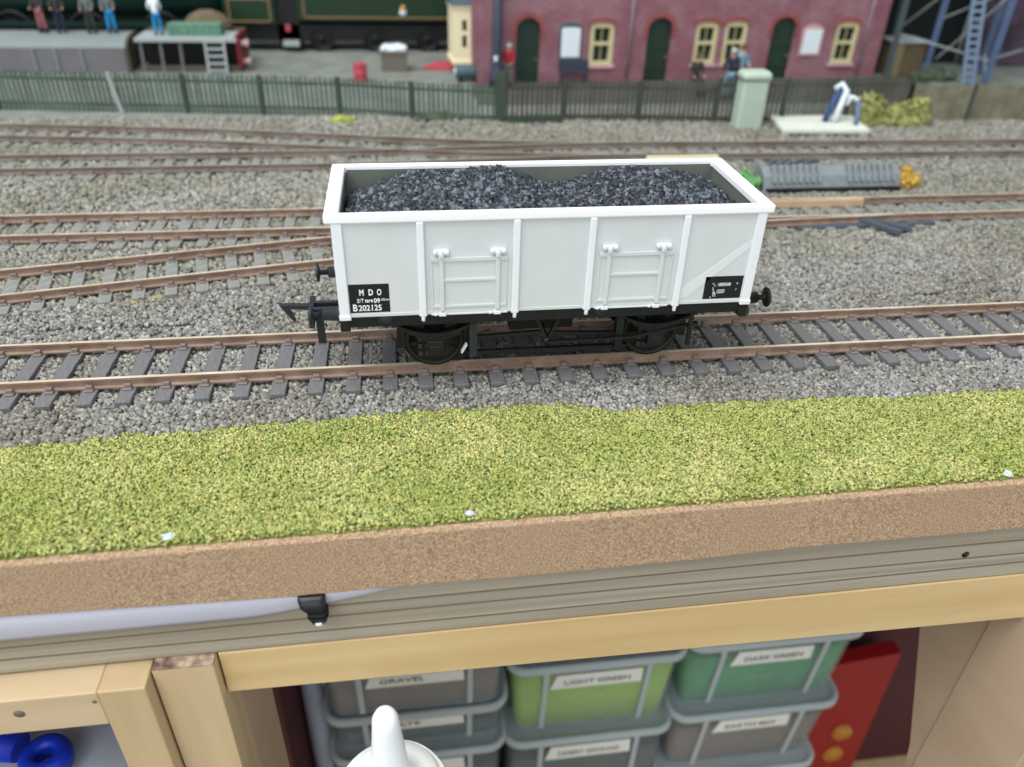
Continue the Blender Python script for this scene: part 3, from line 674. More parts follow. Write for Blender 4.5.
# ------------------------------------------------------------------ things between the tracks and the fence
cb = empty('relay_cabinet', (140, 204, -4.6), 'pale green rounded-top lineside cabinet standing at the fence', 'cabinet')
b = MB()
b.loft([rrect(138.8, 205, 13.2, 9.4, 1.6, z) for z in (-4.6, 20.5)], True, False); build_at(b, 'body', M['cabinet'], cb)
b = MB(); b.loft([rrect(138.8, 205, 14.6, 10.8, 2.2, 19.6), rrect(138.8, 205, 14.8, 11.0, 2.4, 21.6), rrect(138.8, 205, 14.0, 10.2, 2.4, 22.8), rrect(138.8, 205, 12, 8.2, 2.2, 23.4)], True, True); build_at(b, 'lid', M['cabinet'], cb)
b = MB(); b.box(133.4, 144.2, 200.0, 200.4, -3, 18.5); dr = build_at(b, 'door', M['cabinet'], cb, bevel=.2)
b = MB().box(142.4, 143.0, 199.5, 200.1, 8, 10.5); build_at(b, 'handle', M['cabinet'], dr, at=AT[cb.name])

sl = empty('concrete_slab', (175, 203, -4.6), 'pale concrete slab on low supports between fence and back track', 'slab')
b = MB(); b.add([(150.5, 187.5, -2.0), (194, 185.5, -2.0), (199, 214, -2.0), (155, 217, -2.0), (150.5, 187.5, .2), (194, 185.5, .2), (199, 214, .2), (155, 217, .2)], [(0,3,2,1),(4,5,6,7),(0,1,5,4),(1,2,6,5),(2,3,7,6),(3,0,4,7)]); build_at(b, 'slab', M['concrete'], sl, bevel=.4)
for x, y in ((152.5, 189), (171.5, 188.3), (191.5, 187.3), (158, 215), (196, 212)):
    b = MB().box(x-1.4, x+1.4, y-1.2, y+1.2, -5, -2.0); build_at(b, 'support', M['concrete'], sl, bevel=.2)
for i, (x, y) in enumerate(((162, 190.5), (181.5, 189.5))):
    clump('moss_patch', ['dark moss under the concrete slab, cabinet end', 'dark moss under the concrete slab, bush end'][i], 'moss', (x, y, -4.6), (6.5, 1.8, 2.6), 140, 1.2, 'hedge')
# small blue and white folding frame standing on the slab
fr = empty('trestle_frame', (184, 203, .4), 'small blue and white A-shaped frame standing on the concrete slab', 'frame')
b = MB(); b.tube([(177.5, 200, .6), (180.5, 202, 8), (184, 204, 15.2)], 1.5, 10); build_at(b, 'blue_panel', M['spider'], fr)
b = MB(); b.tube([(181.5, 198.5, .6), (184, 200, 8), (186.5, 202, 14.5), (184.5, 204, 17.2), (181.5, 204.5, 14.8)], 1.5, 10); build_at(b, 'white_arm', M['palesteel'], fr)
b = MB(); b.tube([(186.8, 202, 12.2), (191, 201, 11.2), (193.2, 200, 9.8)], 1.1, 8); build_at(b, 'crossbar', M['palesteel'], fr)
b = MB(); b.tube([(193.2, 200, 10.4), (192, 196.5, 4.5), (190.5, 193.5, .5)], 1.1, 8); build_at(b, 'leg', M['bluegrey'], fr)
b = MB(); b.tube([(189, 201.5, 11.5), (187.4, 200.5, 8.0)], .9, 8); build_at(b, 'brace', M['palesteel'], fr)
clump('bush', 'yellow-green bush at the fence beside the concrete slab', 'bush', (206, 209, -4.8), (7.5, 4.5, 15.5), 520, 2.0, 'bush', 'bushes at the fence')
clump('bush', 'low yellow-green bush at the fence, further from the slab and nearer the beige boards', 'bush', (220, 206.5, -4.8), (10, 4.5, 10.5), 520, 2.0, 'bush', 'bushes at the fence')
clump('bush', 'taller yellow-green bush at the fence where the beige boards begin', 'bush', (231, 206.5, -4.8), (6.5, 4.5, 12.5), 420, 2.0, 'bush', 'bushes at the fence')

# ribbed grey casting between the tracks with coloured tufts
rc = empty('ribbed_casting', (139, 117, -4), 'dark grey ribbed casting between the tracks, green tuft one end, yellow tuft the other', 'casting')
b = MB(); b.prismx([(111, -4), (125, -4), (124, 1.5), (121.5, 5.0), (117.5, 5.2), (113.5, 2.6), (112.2, -.6)], 109, 167); build_at(b, 'body', M['slategrey'], rc, bevel=.4)
for x0, x1 in ((112.5, 133.5), (144, 164)):
    k = x0
    while k < x1:
        b = MB(); b.add([(k, 111.4, .8), (k+1.1, 111.4, .8), (k+1.1, 116.0, 6.6), (k, 116.0, 6.6), (k, 113.6, -.6), (k+1.1, 113.6, -.6), (k+1.1, 118, 4), (k, 118, 4)], [(0,3,2,1),(4,5,6,7),(0,1,5,4),(1,2,6,5),(2,3,7,6),(3,0,4,7)])
        build_at(b, 'rib', M['slategrey'], rc); k += 2.7
b = MB().box(110, 166, 109.6, 112, -4.4, -1.6); build_at(b, 'base_strip', M['locoblack'], rc)
b = MB()
for k in range(14):
    x = 113+k*1.5; b.beam((x, 119+rng.uniform(0, 5), 5.0), (x+rng.uniform(1, 3), 121+rng.uniform(0, 3), 6.0), 1.1, 1.1)
build_at(b, 'scrap_on_top', M['scrap'], rc)
clump('tuft', 'bright green tuft at the wagon end of the ribbed casting', 'tuft', (103.5, 117, -4.4), (6.0, 5.5, 7.5), 420, 1.5, 'greentuft')
clump('tuft', 'golden yellow tuft at the far end of the ribbed casting', 'tuft', (172.0, 117, -4.4), (5.0, 5, 7.8), 420, 1.5, 'yellowtuft')
for k, (x, y, a, L, z) in enumerate([(121, 75, .03, 30, -3.0), (135, 72.5, -1.0, 18, -1.6), (147, 74.5, .08, 24, -2.8), (141, 73, -.75, 14, -1.9)]):
    b = MB(); dx, dy = math.cos(a)*L/2, math.sin(a)*L/2; b.beam((x-dx, y-dy, z), (x+dx, y+dy, z), 2.6, 1.5)
    tag(b.build('scrap_sleeper', M['scrap'], bevel=.15), ['loose slate-grey sleeper lying along the track, nearest the wagon of the scrap heap', 'loose slate-grey sleeper pointing towards the camera across the scrap heap', 'loose slate-grey sleeper along the track at the outer end of the scrap heap', 'short loose sleeper crossing behind the slanting one in the scrap heap'][k], 'sleeper', 'scrap sleepers beside the track')

# ------------------------------------------------------------------ brick station building (front wall with real openings)
ang = math.atan(.07); BO = (14.0, 305.5, -4.6)      # left end of the front wall
bl = empty('station_building', BO, 'long purple-red brick station building with arched dark green doors and cream windows', 'building')
bl.rotation_euler = (0, 0, ang)
def loc(mb, name, m, parent=bl, bevel=0):           # shapes given in the wall's own frame: x along it, y into it, z from BO
    A = [tuple(v) for v in mb.v]; mb.v = [(x+BO[0], y+BO[1], z+BO[2]) for x, y, z in A]
    return mb.build(name, m, parent, at=BO, bevel=bevel) if parent is bl else mb.build(name, m, parent, at=BO, bevel=bevel)
def arch(x0, x1, z0, z1, rise, n=8):
    pts = [(x0, z0), (x1, z0), (x1, z1-rise)]; cx = (x0+x1)/2; w = (x1-x0)/2
    for k in range(1, n): t = math.pi*k/n; pts.append((cx+w*math.cos(t), z1-rise+rise*math.sin(t)))
    return pts+[(x0, z1-rise)]
def ring(o_, i_): return o_[1:]+[o_[0], i_[0]]+i_[:0:-1]
LEN, TALL = 258.0, 84.0
DOORS = [(23.0, 37.4, 0, 35.6), (102.5, 118.0, 0, 35.4), (182.5, 198.5, 0, 35.2)]
WINS = [(67.2, 81.8, 9.5, 33.0), (133.0, 147.2, 9.2, 32.8), (151.6, 166.2, 9.2, 33.2), (226.0, 241.4, 8.4, 32.4)]
NOTES = [(48.4, 62.2, 13.0, 33.0), (203.0, 217.0, 13.2, 31.0)]
def plate(outer, holes, depth, name, m, y):
    cu = bpy.data.curves.new('t', 'CURVE'); cu.dimensions = '2D'; cu.fill_mode = 'BOTH'; cu.extrude = depth/2
    for pts in [outer]+holes:
        sp = cu.splines.new('POLY'); sp.points.add(len(pts)-1); sp.use_cyclic_u = True
        for i, (x, z) in enumerate(pts): sp.points[i].co = (x, z, 0, 1)
    o = bpy.data.objects.new('t', cu); C.objects.link(o); dg = bpy.context.evaluated_depsgraph_get()
    me = bpy.data.meshes.new_from_object(o.evaluated_get(dg)); bpy.data.objects.remove(o)
    me.transform(Matrix.Scale(S, 4) @ Matrix.Translation((0, y+depth/2, 0)) @ Matrix.Rotation(math.pi/2, 4, 'X'))
    me.materials.clear(); me.materials.append(m); me.name = name
    o = bpy.data.objects.new(name, me); C.objects.link(o); place(o, BO, bl); return o
holes = [arch(*d[:4], 6.5) for d in DOORS]+[arch(*w, 2.0) for w in WINS]
plate([(0, 0), (LEN, 0), (LEN, TALL), (0, TALL)], holes, 4, 'front_wall', M['brick'], 0)
b = MB(); b.box(0, 3, 4, 90, 0, TALL); b.box(LEN-3, LEN, 4, 90, 0, TALL); b.box(3, LEN-3, 87, 90, 0, TALL); loc(b, 'side_wall', M['brick'])
b = MB(); b.prismx([(-4, TALL), (94, TALL), (45, TALL+30)], -4, LEN+4); loc(b, 'roof', M['dark'])
for x0, x1, z0, z1 in DOORS:
    plate(ring(arch(x0-2.4, x1+2.4, z0+24, z1+2.6, 8.5), arch(x0, x1, z0+24, z1, 6.5)), [], .5, 'brick_arch', M['brickarch'], -.5)
    b = MB(); b.prism(arch(x0-.2, x1+.2, z0, z1+.2, 6.5), 2.2, 3.2); d_ = loc(b, 'door', M['door'])
    b = MB(); w = x1-x0
    for k in range(5): xx = x0+w*(k+.5)/5; b.box(xx-.9, xx+.9, 1.9, 2.3, 1, z1-6.5)
    for zz in (6, 18): b.box(x0, x1, 1.6, 2.2, zz, zz+1.2)
    loc(b, 'planking', M['door'], d_)
    b = MB(); b.lathe((x1-2.2, 1.2, 13), [(.01, -.5), (.6, -.2), (.6, .3), (.3, .8)], 'y', 10); loc(b, 'knob', M['gold'], d_)
for x0, x1, z0, z1 in WINS:
    plate(ring(arch(x0-1.2, x1+1.2, z1-3.2, z1+2.6, 3.2), arch(x0, x1, z1-3.2, z1, 2.0)), [], .5, 'brick_arch', M['brickarch'], -.5)
    xm, zm = (x0+x1)/2, (z0+z1)/2; g = []
    for za, zb in ((z0+2.2, zm-.9), (zm+.9, z1-3.2)):
        g.append([(x0+2.6, za), (x1-2.6, za), (x1-2.6, zb), (x0+2.6, zb)])
    wf = plate(arch(x0, x1, z0, z1, 2.0), g, 1.4, 'window_frame', M['cream'], .5)
    b = MB(); b.box(x0+2.6, x1-2.6, 1.5, 1.8, z0+1.6, z1-2.6); loc(b, 'pane', M['pane'], wf)
    b = MB(); b.box(xm-.18, xm+.18, .9, 1.5, z0+2, z1-3)
    loc(b, 'glazing_bar', M['cream'], wf)
    b = MB().box(x0-1.4, x1+1.4, -1.3, .6, z0-1.8, z0); loc(b, 'window_sill', M['stonepink'], bl, .2)
for x in (91.5, 246.5):
    b = MB(); b.tube([(x, -1.2, 2), (x, -1.2, 70)], .8, 10)
    for z in (10, 30, 50): b.box(x-1.2, x+1.2, -1.4, 0, z, z+1.2)
    loc(b, 'drainpipe', M['pipe'])
b = MB().box(LEN-5, LEN+.8, -.8, 2, 0, TALL); loc(b, 'corner_pilaster', M['brick'])
# cream bay on the end wall
b = MB(); b.box(-10.5, 0, 19, 42, 8, 38.5); bay = loc(b, 'bay_window', M['creampale'], bl, .3)
for za_, zb_ in ((7, 9.5), (37.4, 39.4)):
    b = MB(); b.box(-11.3, .2, 18.2, 42.6, za_, zb_); loc(b, 'moulding', M['creampale'], bay, .3)
b = MB(); b.prismx([(17.5, 39.4), (43.5, 39.4), (32, 47)], -12, 0); loc(b, 'bay_roof', M['teal'], bay)
b = MB(); b.box(-5.4, -2.8, 18.8, 19.2, 26.0, 31.5); b.box(-5.4, -2.8, 18.8, 19.2, 17.0, 23.2); loc(b, 'pane', M['pane'], bay)
for i, (x0, x1, z0, z1) in enumerate(NOTES):
    X = BO[0]+x0*math.cos(ang); 
    nb = empty('notice_board', (BO[0]+x0, BO[1]-1, BO[2]+z0), ['white notice board in teal frame beside the green door nearest the slate-blue post', 'smaller white notice board between the last green door and the last window'][i], 'notice board', 'notice boards on the brick wall')
    def nbm(mb, name, m, bevel=0):
        mb.v = [(x+nb_at[0], y+nb_at[1], z+nb_at[2]) for x, y, z in mb.v]; return mb.build(name, m, nb, at=nb_at, bevel=bevel)
    nb_at = AT[nb.name]; w, h = x1-x0, z1-z0
    c_, s_ = math.cos(ang), math.sin(ang); px_, py_ = BO[0]+x0*c_+1.0*s_, BO[1]+x0*s_-1.0*c_
    nb.location = Vector((px_, py_, BO[2]+z0))*S; nb.rotation_euler = (0, 0, ang)
    b = MB(); b.prism(arch(0, w, 0, h, 3.5), 0, .98); nbm(b, 'frame', M['teal'] if i == 0 else M['stonepink'], .1)
    b = MB(); b.prism(arch(1.3, w-1.3, 1.3, h-2.6, .6), -.25, 0); nbm(b, 'paper', M['board'])

# bench under the notice board
be = empty('bench', (72, 305.4, -4.6), 'dark bench below the notice board against the brick wall', 'bench')
b = MB().box(63, 80, 303.0, 306.5, 1.6, 2.6); build_at(b, 'seat', M['lamp'], be, .15)
b = MB().box(62.5, 80.5, 306.6, 307.3, 3, 8.4); build_at(b, 'backrest', M['lamp'], be, .15)
for x in (64, 78):
    b = MB().box(x, x+1, 303.2, 307, -4.6, 1.6); build_at(b, 'leg', M['lamp'], be)
# lamp post
lp = empty('lamp_post', (25, 299, -4.6), 'thick slate-blue post standing in front of the brick building near its cream bay', 'post')
b = MB(); b.lathe((25, 299, -4.6), [(4.2, 0), (4.2, 6), (3.2, 8), (2.9, 20), (2.8, 80)], n=16); build_at(b, 'pole', M['lamp'], lp)
b = MB(); b.lathe((25, 299, 75), [(1, 0), (4, 1), (5, 8), (2, 12), (.1, 15)], n=8); build_at(b, 'lantern', M['lamp'], lp)
b = MB().box(23.0, 24.9, 295.2, 296.4, 10, 12.6); build_at(b, 'small_sign', M['board'], lp)
# dark trunk with pale end
tr = empty('oil_tank', (9.5, 312, -4.6), 'small dark tank with a pale round end beside the brick building end', 'tank')
b = MB(); b.lathe((2.5, 312, 1.0), [(.01, -.2), (3.6, 0), (4.0, 1), (4.0, 13), (3.6, 14), (.01, 14.2)], 'x', 20); build_at(b, 'barrel', M['teal'], tr)
b = MB(); b.lathe((1.4, 312, 1.0), [(.01, 0), (2.2, .2), (2.2, .9)], 'x', 16); build_at(b, 'end_disc', M['board'], tr)
b = MB(); b.box(4, 6, 309, 315, -4.6, -2); b.box(13, 15, 309, 315, -4.6, -2); build_at(b, 'cradle', M['dark'], tr)

# ------------------------------------------------------------------ yard bits
bn = empty('coal_bin', (-33, 345, -4.6), 'grey-brown open bin filled with white lumps standing in front of the dark locomotive', 'bin')
b = MB()
for a in ((-41, -25, 338, 339), (-41, -25, 351, 352), (-41, -40, 339, 351), (-26, -25, 339, 351)): b.box(*a, -4.6, 7)
b.box(-40, -26, 339, 351, -4.6, -3); b.box(-42, -24, 337.2, 338.2, 5.6, 7.4); build_at(b, 'bin', M['binbrown'], bn)
V, F = stones(np.stack([rng.uniform(-39.5, -26.5, 260), rng.uniform(339.5, 350.5, 260), rng.uniform(5, 8.6, 260)], 1), np.full(260, 2.4)); k_ = np_mesh('white_lumps', V, F, M['board'], AT[bn.name], bn); k_['kind'] = 'stuff'
b = MB(); b.box(-40, -26, 339, 351, -3, 5.4); build_at(b, 'filling', M['palegrey'], bn)
dm = empty('oil_drum', (-53, 313, -4.6), 'faded red oil drum standing in the yard behind the paling fence', 'drum')
b = MB(); b.lathe((-53, 313, -4.6), [(3.9, 0), (4.1, .4), (3.9, .8), (3.9, 4.2), (4.15, 4.6), (3.9, 5), (3.9, 9), (4.1, 9.6), (3.9, 9.9), (3.5, 9.7), (.01, 9.7)], n=24); build_at(b, 'body', M['pinkred'], dm)
b = MB(); b.lathe((-52, 312, 5.0), [(.5, 0), (.5, .5)], n=8); build_at(b, 'bung', M['dark'], dm)
b = MB()
for k in range(7): b.beam((-16+k*1.5, 345+k*1.2, -3.8+.3*k), (8+k, 343+k*1.6, -3.8+.3*k), 3.0, 1.6)
tag(b.build('timber_pile', M['pinkred'], bevel=.2), 'low reddish timber pile on the yard before the locomotive tender', 'timber pile')

# long grey van body with arched roof
vn = empty('van_body', (-245, 350, -4.6), 'long grounded grey van body with an arched grey roof and brown end', 'van')
prof = [(337, -4.6), (337, 8.6)]+[(356-19*math.cos(t), 8.6+5.8*math.sin(t)) for t in np.linspace(.2, math.pi-.2, 14)]+[(375, 8.6), (375, -4.6)]
b = MB(); b.prismx([(337.2, -4.6), (337.2, 8.4), (374.8, 8.4), (374.8, -4.6)], -330, -187.6); build_at(b, 'side', M['vangrey'], vn)
b = MB(); b.prismx([(y, z) for y, z in prof[1:-1]], -331, -187); build_at(b, 'roof', M['roofgrey'], vn)
b = MB(); b.prismx([(y, z) for y, z in prof], -187, -185.6); build_at(b, 'end_wall', M['vanend'], vn)
for x in (-315, -290, -345, -238, -226, -212):
    b = MB(); b.box(x, x+1.2, 336.2, 337.2, -4.6, 8.8); build_at(b, 'side_strap', M['roofgrey'], vn)
# low loading dock with deck, posts, ladder and red end
dk = empty('loading_dock', (-150, 348, -4.6), 'dark open-sided low wagon with a grey deck and a red end, beside the arched van', 'wagon')
b = MB(); b.box(-181, -124, 338, 362, 12.4, 14.2); b.beam((-181, 338, 13.2), (-124, 338, 13.2), 1.8, 2.2); build_at(b, 'deck', M['palegrey'], dk, .2)
b = MB(); b.box(-181, -125, 356, 360, -4.6, 12.4); build_at(b, 'back_board', M['locoblack'], dk)
b = MB(); b.box(-181, -125, 338.6, 340, -4.6, -1.0); build_at(b, 'bottom_rail', M['vanend'], dk)
for x in (-179, -168, -157): b = MB(); b.beam((x, 339, -4.6), (x+.8, 339, 12.4), 1.4, 1.4, (1, 0, 0)); build_at(b, 'post', M['vangrey'], dk)
b = MB(); b.box(-125, -122.4, 338, 362, -3, 15.4); build_at(b, 'end_beam', M['beamred'], dk, .2)
for z in (9.5, -.5): 
    b = MB(); b.lathe((-122.4, 341.5, z+1.5), [(1.6, 0), (1.6, 3), (2.4, 3.2), (2.4, 4.2), (.01, 4.6)], 'x', 14); build_at(b, 'buffer', M['stonepink'], dk)
ld = empty('short_ladder', (-140, 336.5, -4.6), 'pale grey short ladder leaning on the dark low wagon', 'ladder')
for x in (-141.8, -131.3): b = MB(); b.beam((x, 334.6, -4.6), (x, 337.2, 13.4), 1.5, 1.2, (1, 0, 0)); build_at(b, 'stile', M['palegrey'], ld)
for k in range(5):
    z = -3.0+k*3.9; b = MB(); y = 334.6+2.6*(z+4.6)/18; b.beam((-141.8, y, z), (-131.3, y, z), 1.0, 1.3); build_at(b, 'rung', M['palegrey'], ld)
ct = empty('green_crates', (-150, 350, 14.2), 'long pale green slatted crate on the grey deck of the low wagon', 'crate')
b = MB(); b.box(-163.5, -133.5, 345, 356, 14.2, 20.5); build_at(b, 'crate', M['crate_green'], ct, .3)
for k in range(7): b = MB(); b.box(-162.8+k*4.3, -161.2+k*4.3, 344.4, 345.0, 14.4, 20.3); build_at(b, 'batten', M['crate_green'], ct)
b = MB(); b.loft([[(-144+w*math.cos(t), 366+w*.5*math.sin(t), h) for t in np.linspace(0, 2*math.pi, 16, endpoint=False)] for w, h in ((15, 14.2), (14, 19), (10, 23), (4, 25.5))], True, True)
tag(b.build('tarpaulin_heap', M['boxbrown']), 'brown covered heap behind the pale green crate on the low wagon deck', 'heap')
b = MB(); b.box(-181, -124, 362, 376, -4.6, 14.2); struct(b.build('platform_edge', M['vanend']))

# locomotive and tender in deep green
lo = empty('steam_locomotive', (-60, 410, -4.6), 'dark green steam locomotive and tender with orange lining, standing behind the yard', 'locomotive')
b = MB(); b.box(-94, 40, 398, 430, 14.6, 48); build_at(b, 'tender_body', M['locogreen'], lo, .6)
b = MB()
for z in (16.6, 29.5): b.box(-90, 36, 397.6, 398, z, z+.7)
for x in (-90, 35.3): b.box(x, x+.7, 397.6, 398, 16.6, 30.2)
build_at(b, 'tender_lining', M['lining'], lo)
b = MB(); b.lathe((-25.8, 397.9, 20.2), [(2.3, 0), (2.3, -.5), (.01, -.55)], 'y', 16); ce = build_at(b, 'crest', M['board'], lo)
b = MB(); b.lathe((-25.8, 397.7, 23.0), [(1.6, 0), (1.6, -.5), (.01, -.55)], 'y', 12); build_at(b, 'crest_top', mat('crest_orange', (226, 160, 60), .6), ce, at=AT[lo.name])
b = MB(); b.box(-140, -108, 398, 430, 12.5, 50); build_at(b, 'cab', M['locogreen'], lo, .5)
b = MB()
for z in (14, 27): b.box(-137, -111, 397.6, 398, z, z+.7)
for x in (-137, -111.6): b.box(x, x+.7, 397.6, 398, 14, 27)
build_at(b, 'cab_lining', M['lining'], lo)
b = MB(); b.lathe((-300, 414, 28), [(13, 0), (13, 162)], 'x', 28); build_at(b, 'boiler', M['tealgreen'], lo)
b = MB(); b.box(-300, -140, 399, 430, 10.5, 13); build_at(b, 'running_plate', M['tealgreen'], lo)
b = MB(); b.box(-300, 40, 402, 428, 2, 12); b.box(-108, -94, 402, 428, -2, 34); build_at(b, 'frame', M['locoblack'], lo)
for x, r_ in ((-270, 12), (-225, 12), (-180, 12), (-80, 8), (-45, 8), (-10, 8), (25, 8)):
    b = MB(); b.lathe((x, 401, -4.6+r_), [(r_, 3), (r_, .2), (r_-1.6, 0), (r_-1.6, 1.5), (2, 1), (2, -.6), (.01, -.7)], 'y', 28)
    for k in range(10): t = k*math.pi/5; b.beam((x+1.5*math.cos(t), 402, -4.6+r_+1.5*math.sin(t)), (x+(r_-1.2)*math.cos(t), 402, -4.6+r_+(r_-1.2)*math.sin(t)), .8, .8, (0, 1, 0))
    build_at(b, 'wheel', M['locoblack'], lo)
b = MB(); b.box(-275, -170, 399.5, 400.5, 5.5, 7.2); build_at(b, 'side_rod', M['slategrey'], lo)
b = MB(); b.box(-102.5, -99.5, 398.5, 400, 8.2, 12.4); build_at(b, 'lamp', M['pinkred'], lo)
b = MB(); b.box(-105, -94.5, 396, 399, -.6, 3.0); build_at(b, 'cab_step', M['palegrey'], lo, .2)

# ------------------------------------------------------------------ tower legs, ladder, crate, far brick wall
tw = empty('steel_tower', (305, 330, -4.6), 'blue-grey steel lattice tower legs rising behind the beige fence', 'tower')
for x, y, w, m_ in ((277.5, 316, 3.6, 'darksteel'), (306, 320, 3.8, 'bluegrey'), (335.5, 300, 4.4, 'bluegrey'), (296, 350, 3.0, 'darksteel'), (352, 330, 4, 'bluegrey')):
    b = MB(); b.box(x-w/2, x+w/2, y-.5, y+.5, -4.6, 110); b.box(x-.5, x+.5, y-w/2, y+w/2, -4.6, 110); build_at(b, 'leg', M[m_], tw)
for p, q, w in (((279, 321, 22), (335, 301, 9), 1.7), ((335, 301, 10), (372, 322, 12), 1.5), ((306, 320, 46), (296, 349, 18), 1.4), ((277, 316, 52), (296, 349, 20), 1.4), ((335, 300, 48), (312, 322, 6), 1.3), ((352, 330, 8), (336, 301, -4), 1.4), ((335, 300, 50), (306, 320, 30), 1.2)):
    b = MB(); b.beam(p, q, w*.75, w*.5); build_at(b, 'brace', M['palegrey'], tw)
b = MB().box(268, 360, 292, 358, 108, 111); build_at(b, 'platform', M['darksteel'], tw)
la = empty('tall_ladder', (322, 298, -4.6), 'light blue tall ladder leaning up between the steel tower legs', 'ladder')
for dx in (-3.4, 3.4): b = MB(); b.beam((322+dx, 297.5, -4.6), (312+dx*1.1, 299, 46), 1.7, 1.4, (1, 0, 0)); b.beam((312+dx*1.1, 299, 46), (300+dx, 300, 106), 1.7, 1.4, (1, 0, 0)); build_at(b, 'stile', M['ladder'], la)
for k in range(24):
    z = -2+k*4.4; x = 322-10*(z+4.6)/50.6; b = MB(); b.beam((x-3.6, 297.8+1.2*(z+4.6)/50, z), (x+3.6, 297.8+1.2*(z+4.6)/50, z), 1.1, 1.5); build_at(b, 'rung', M['ladder'], la)
cr = empty('timber_box', (293, 327, -4.6), 'khaki timber box standing between the first two steel tower legs', 'box')
b = MB(); b.box(282, 304, 322, 340, -4.6, 15.5); build_at(b, 'box', M['boxbrown'], cr, .4)
b = MB(); b.box(281.4, 288, 321.4, 322, -4.6, 16); build_at(b, 'door', mat('khaki_pale', (128, 118, 90), .8), cr)
b = MB(); b.box(280.5, 305.5, 320.5, 341.5, 15.5, 16.8); build_at(b, 'lid', M['palegrey'], cr, .3)
b = MB(); b.box(356, 520, 352, 362, -4.6, 120)
tag(b.build('engine_shed_wall', M['brick2']), 'dim purple brick wall far behind the steel tower', 'building')
b = MB(); b.box(276, 356, 364, 372, -4.6, 120); struct(b.build('backdrop_panel', M['dark']))
clump('shrub', 'dull green shrub at the far side of the beige fence, below the ladder', 'shrub', (308, 312, -4.6), (14, 5, 6), 300, 2.2, 'hedge')

# ------------------------------------------------------------------ painted model figures
def skin(name, J, E_, R, m, parent, lv=1):
    me = bpy.data.meshes.new('t'); me.from_pydata(J, E_, []); o = bpy.data.objects.new('t', me); C.objects.link(o)
    sk = o.modifiers.new('s', 'SKIN'); 
    for i, r_ in enumerate(R): me.skin_vertices[0].data[i].radius = r_ if isinstance(r_, tuple) else (r_, r_)
    me.skin_vertices[0].data[0].use_root = True
    ss = o.modifiers.new('u', 'SUBSURF'); ss.levels = lv
    dg = bpy.context.evaluated_depsgraph_get(); m2 = bpy.data.meshes.new_from_object(o.evaluated_get(dg)); bpy.data.objects.remove(o)
    m2.transform(Matrix.Scale(S, 4)); m2.materials.clear(); m2.materials.append(m); m2.name = name
    for p_ in m2.polygons: p_.use_smooth = True
    o = bpy.data.objects.new(name, m2); C.objects.link(o); place(o, AT[parent.name], parent); return o
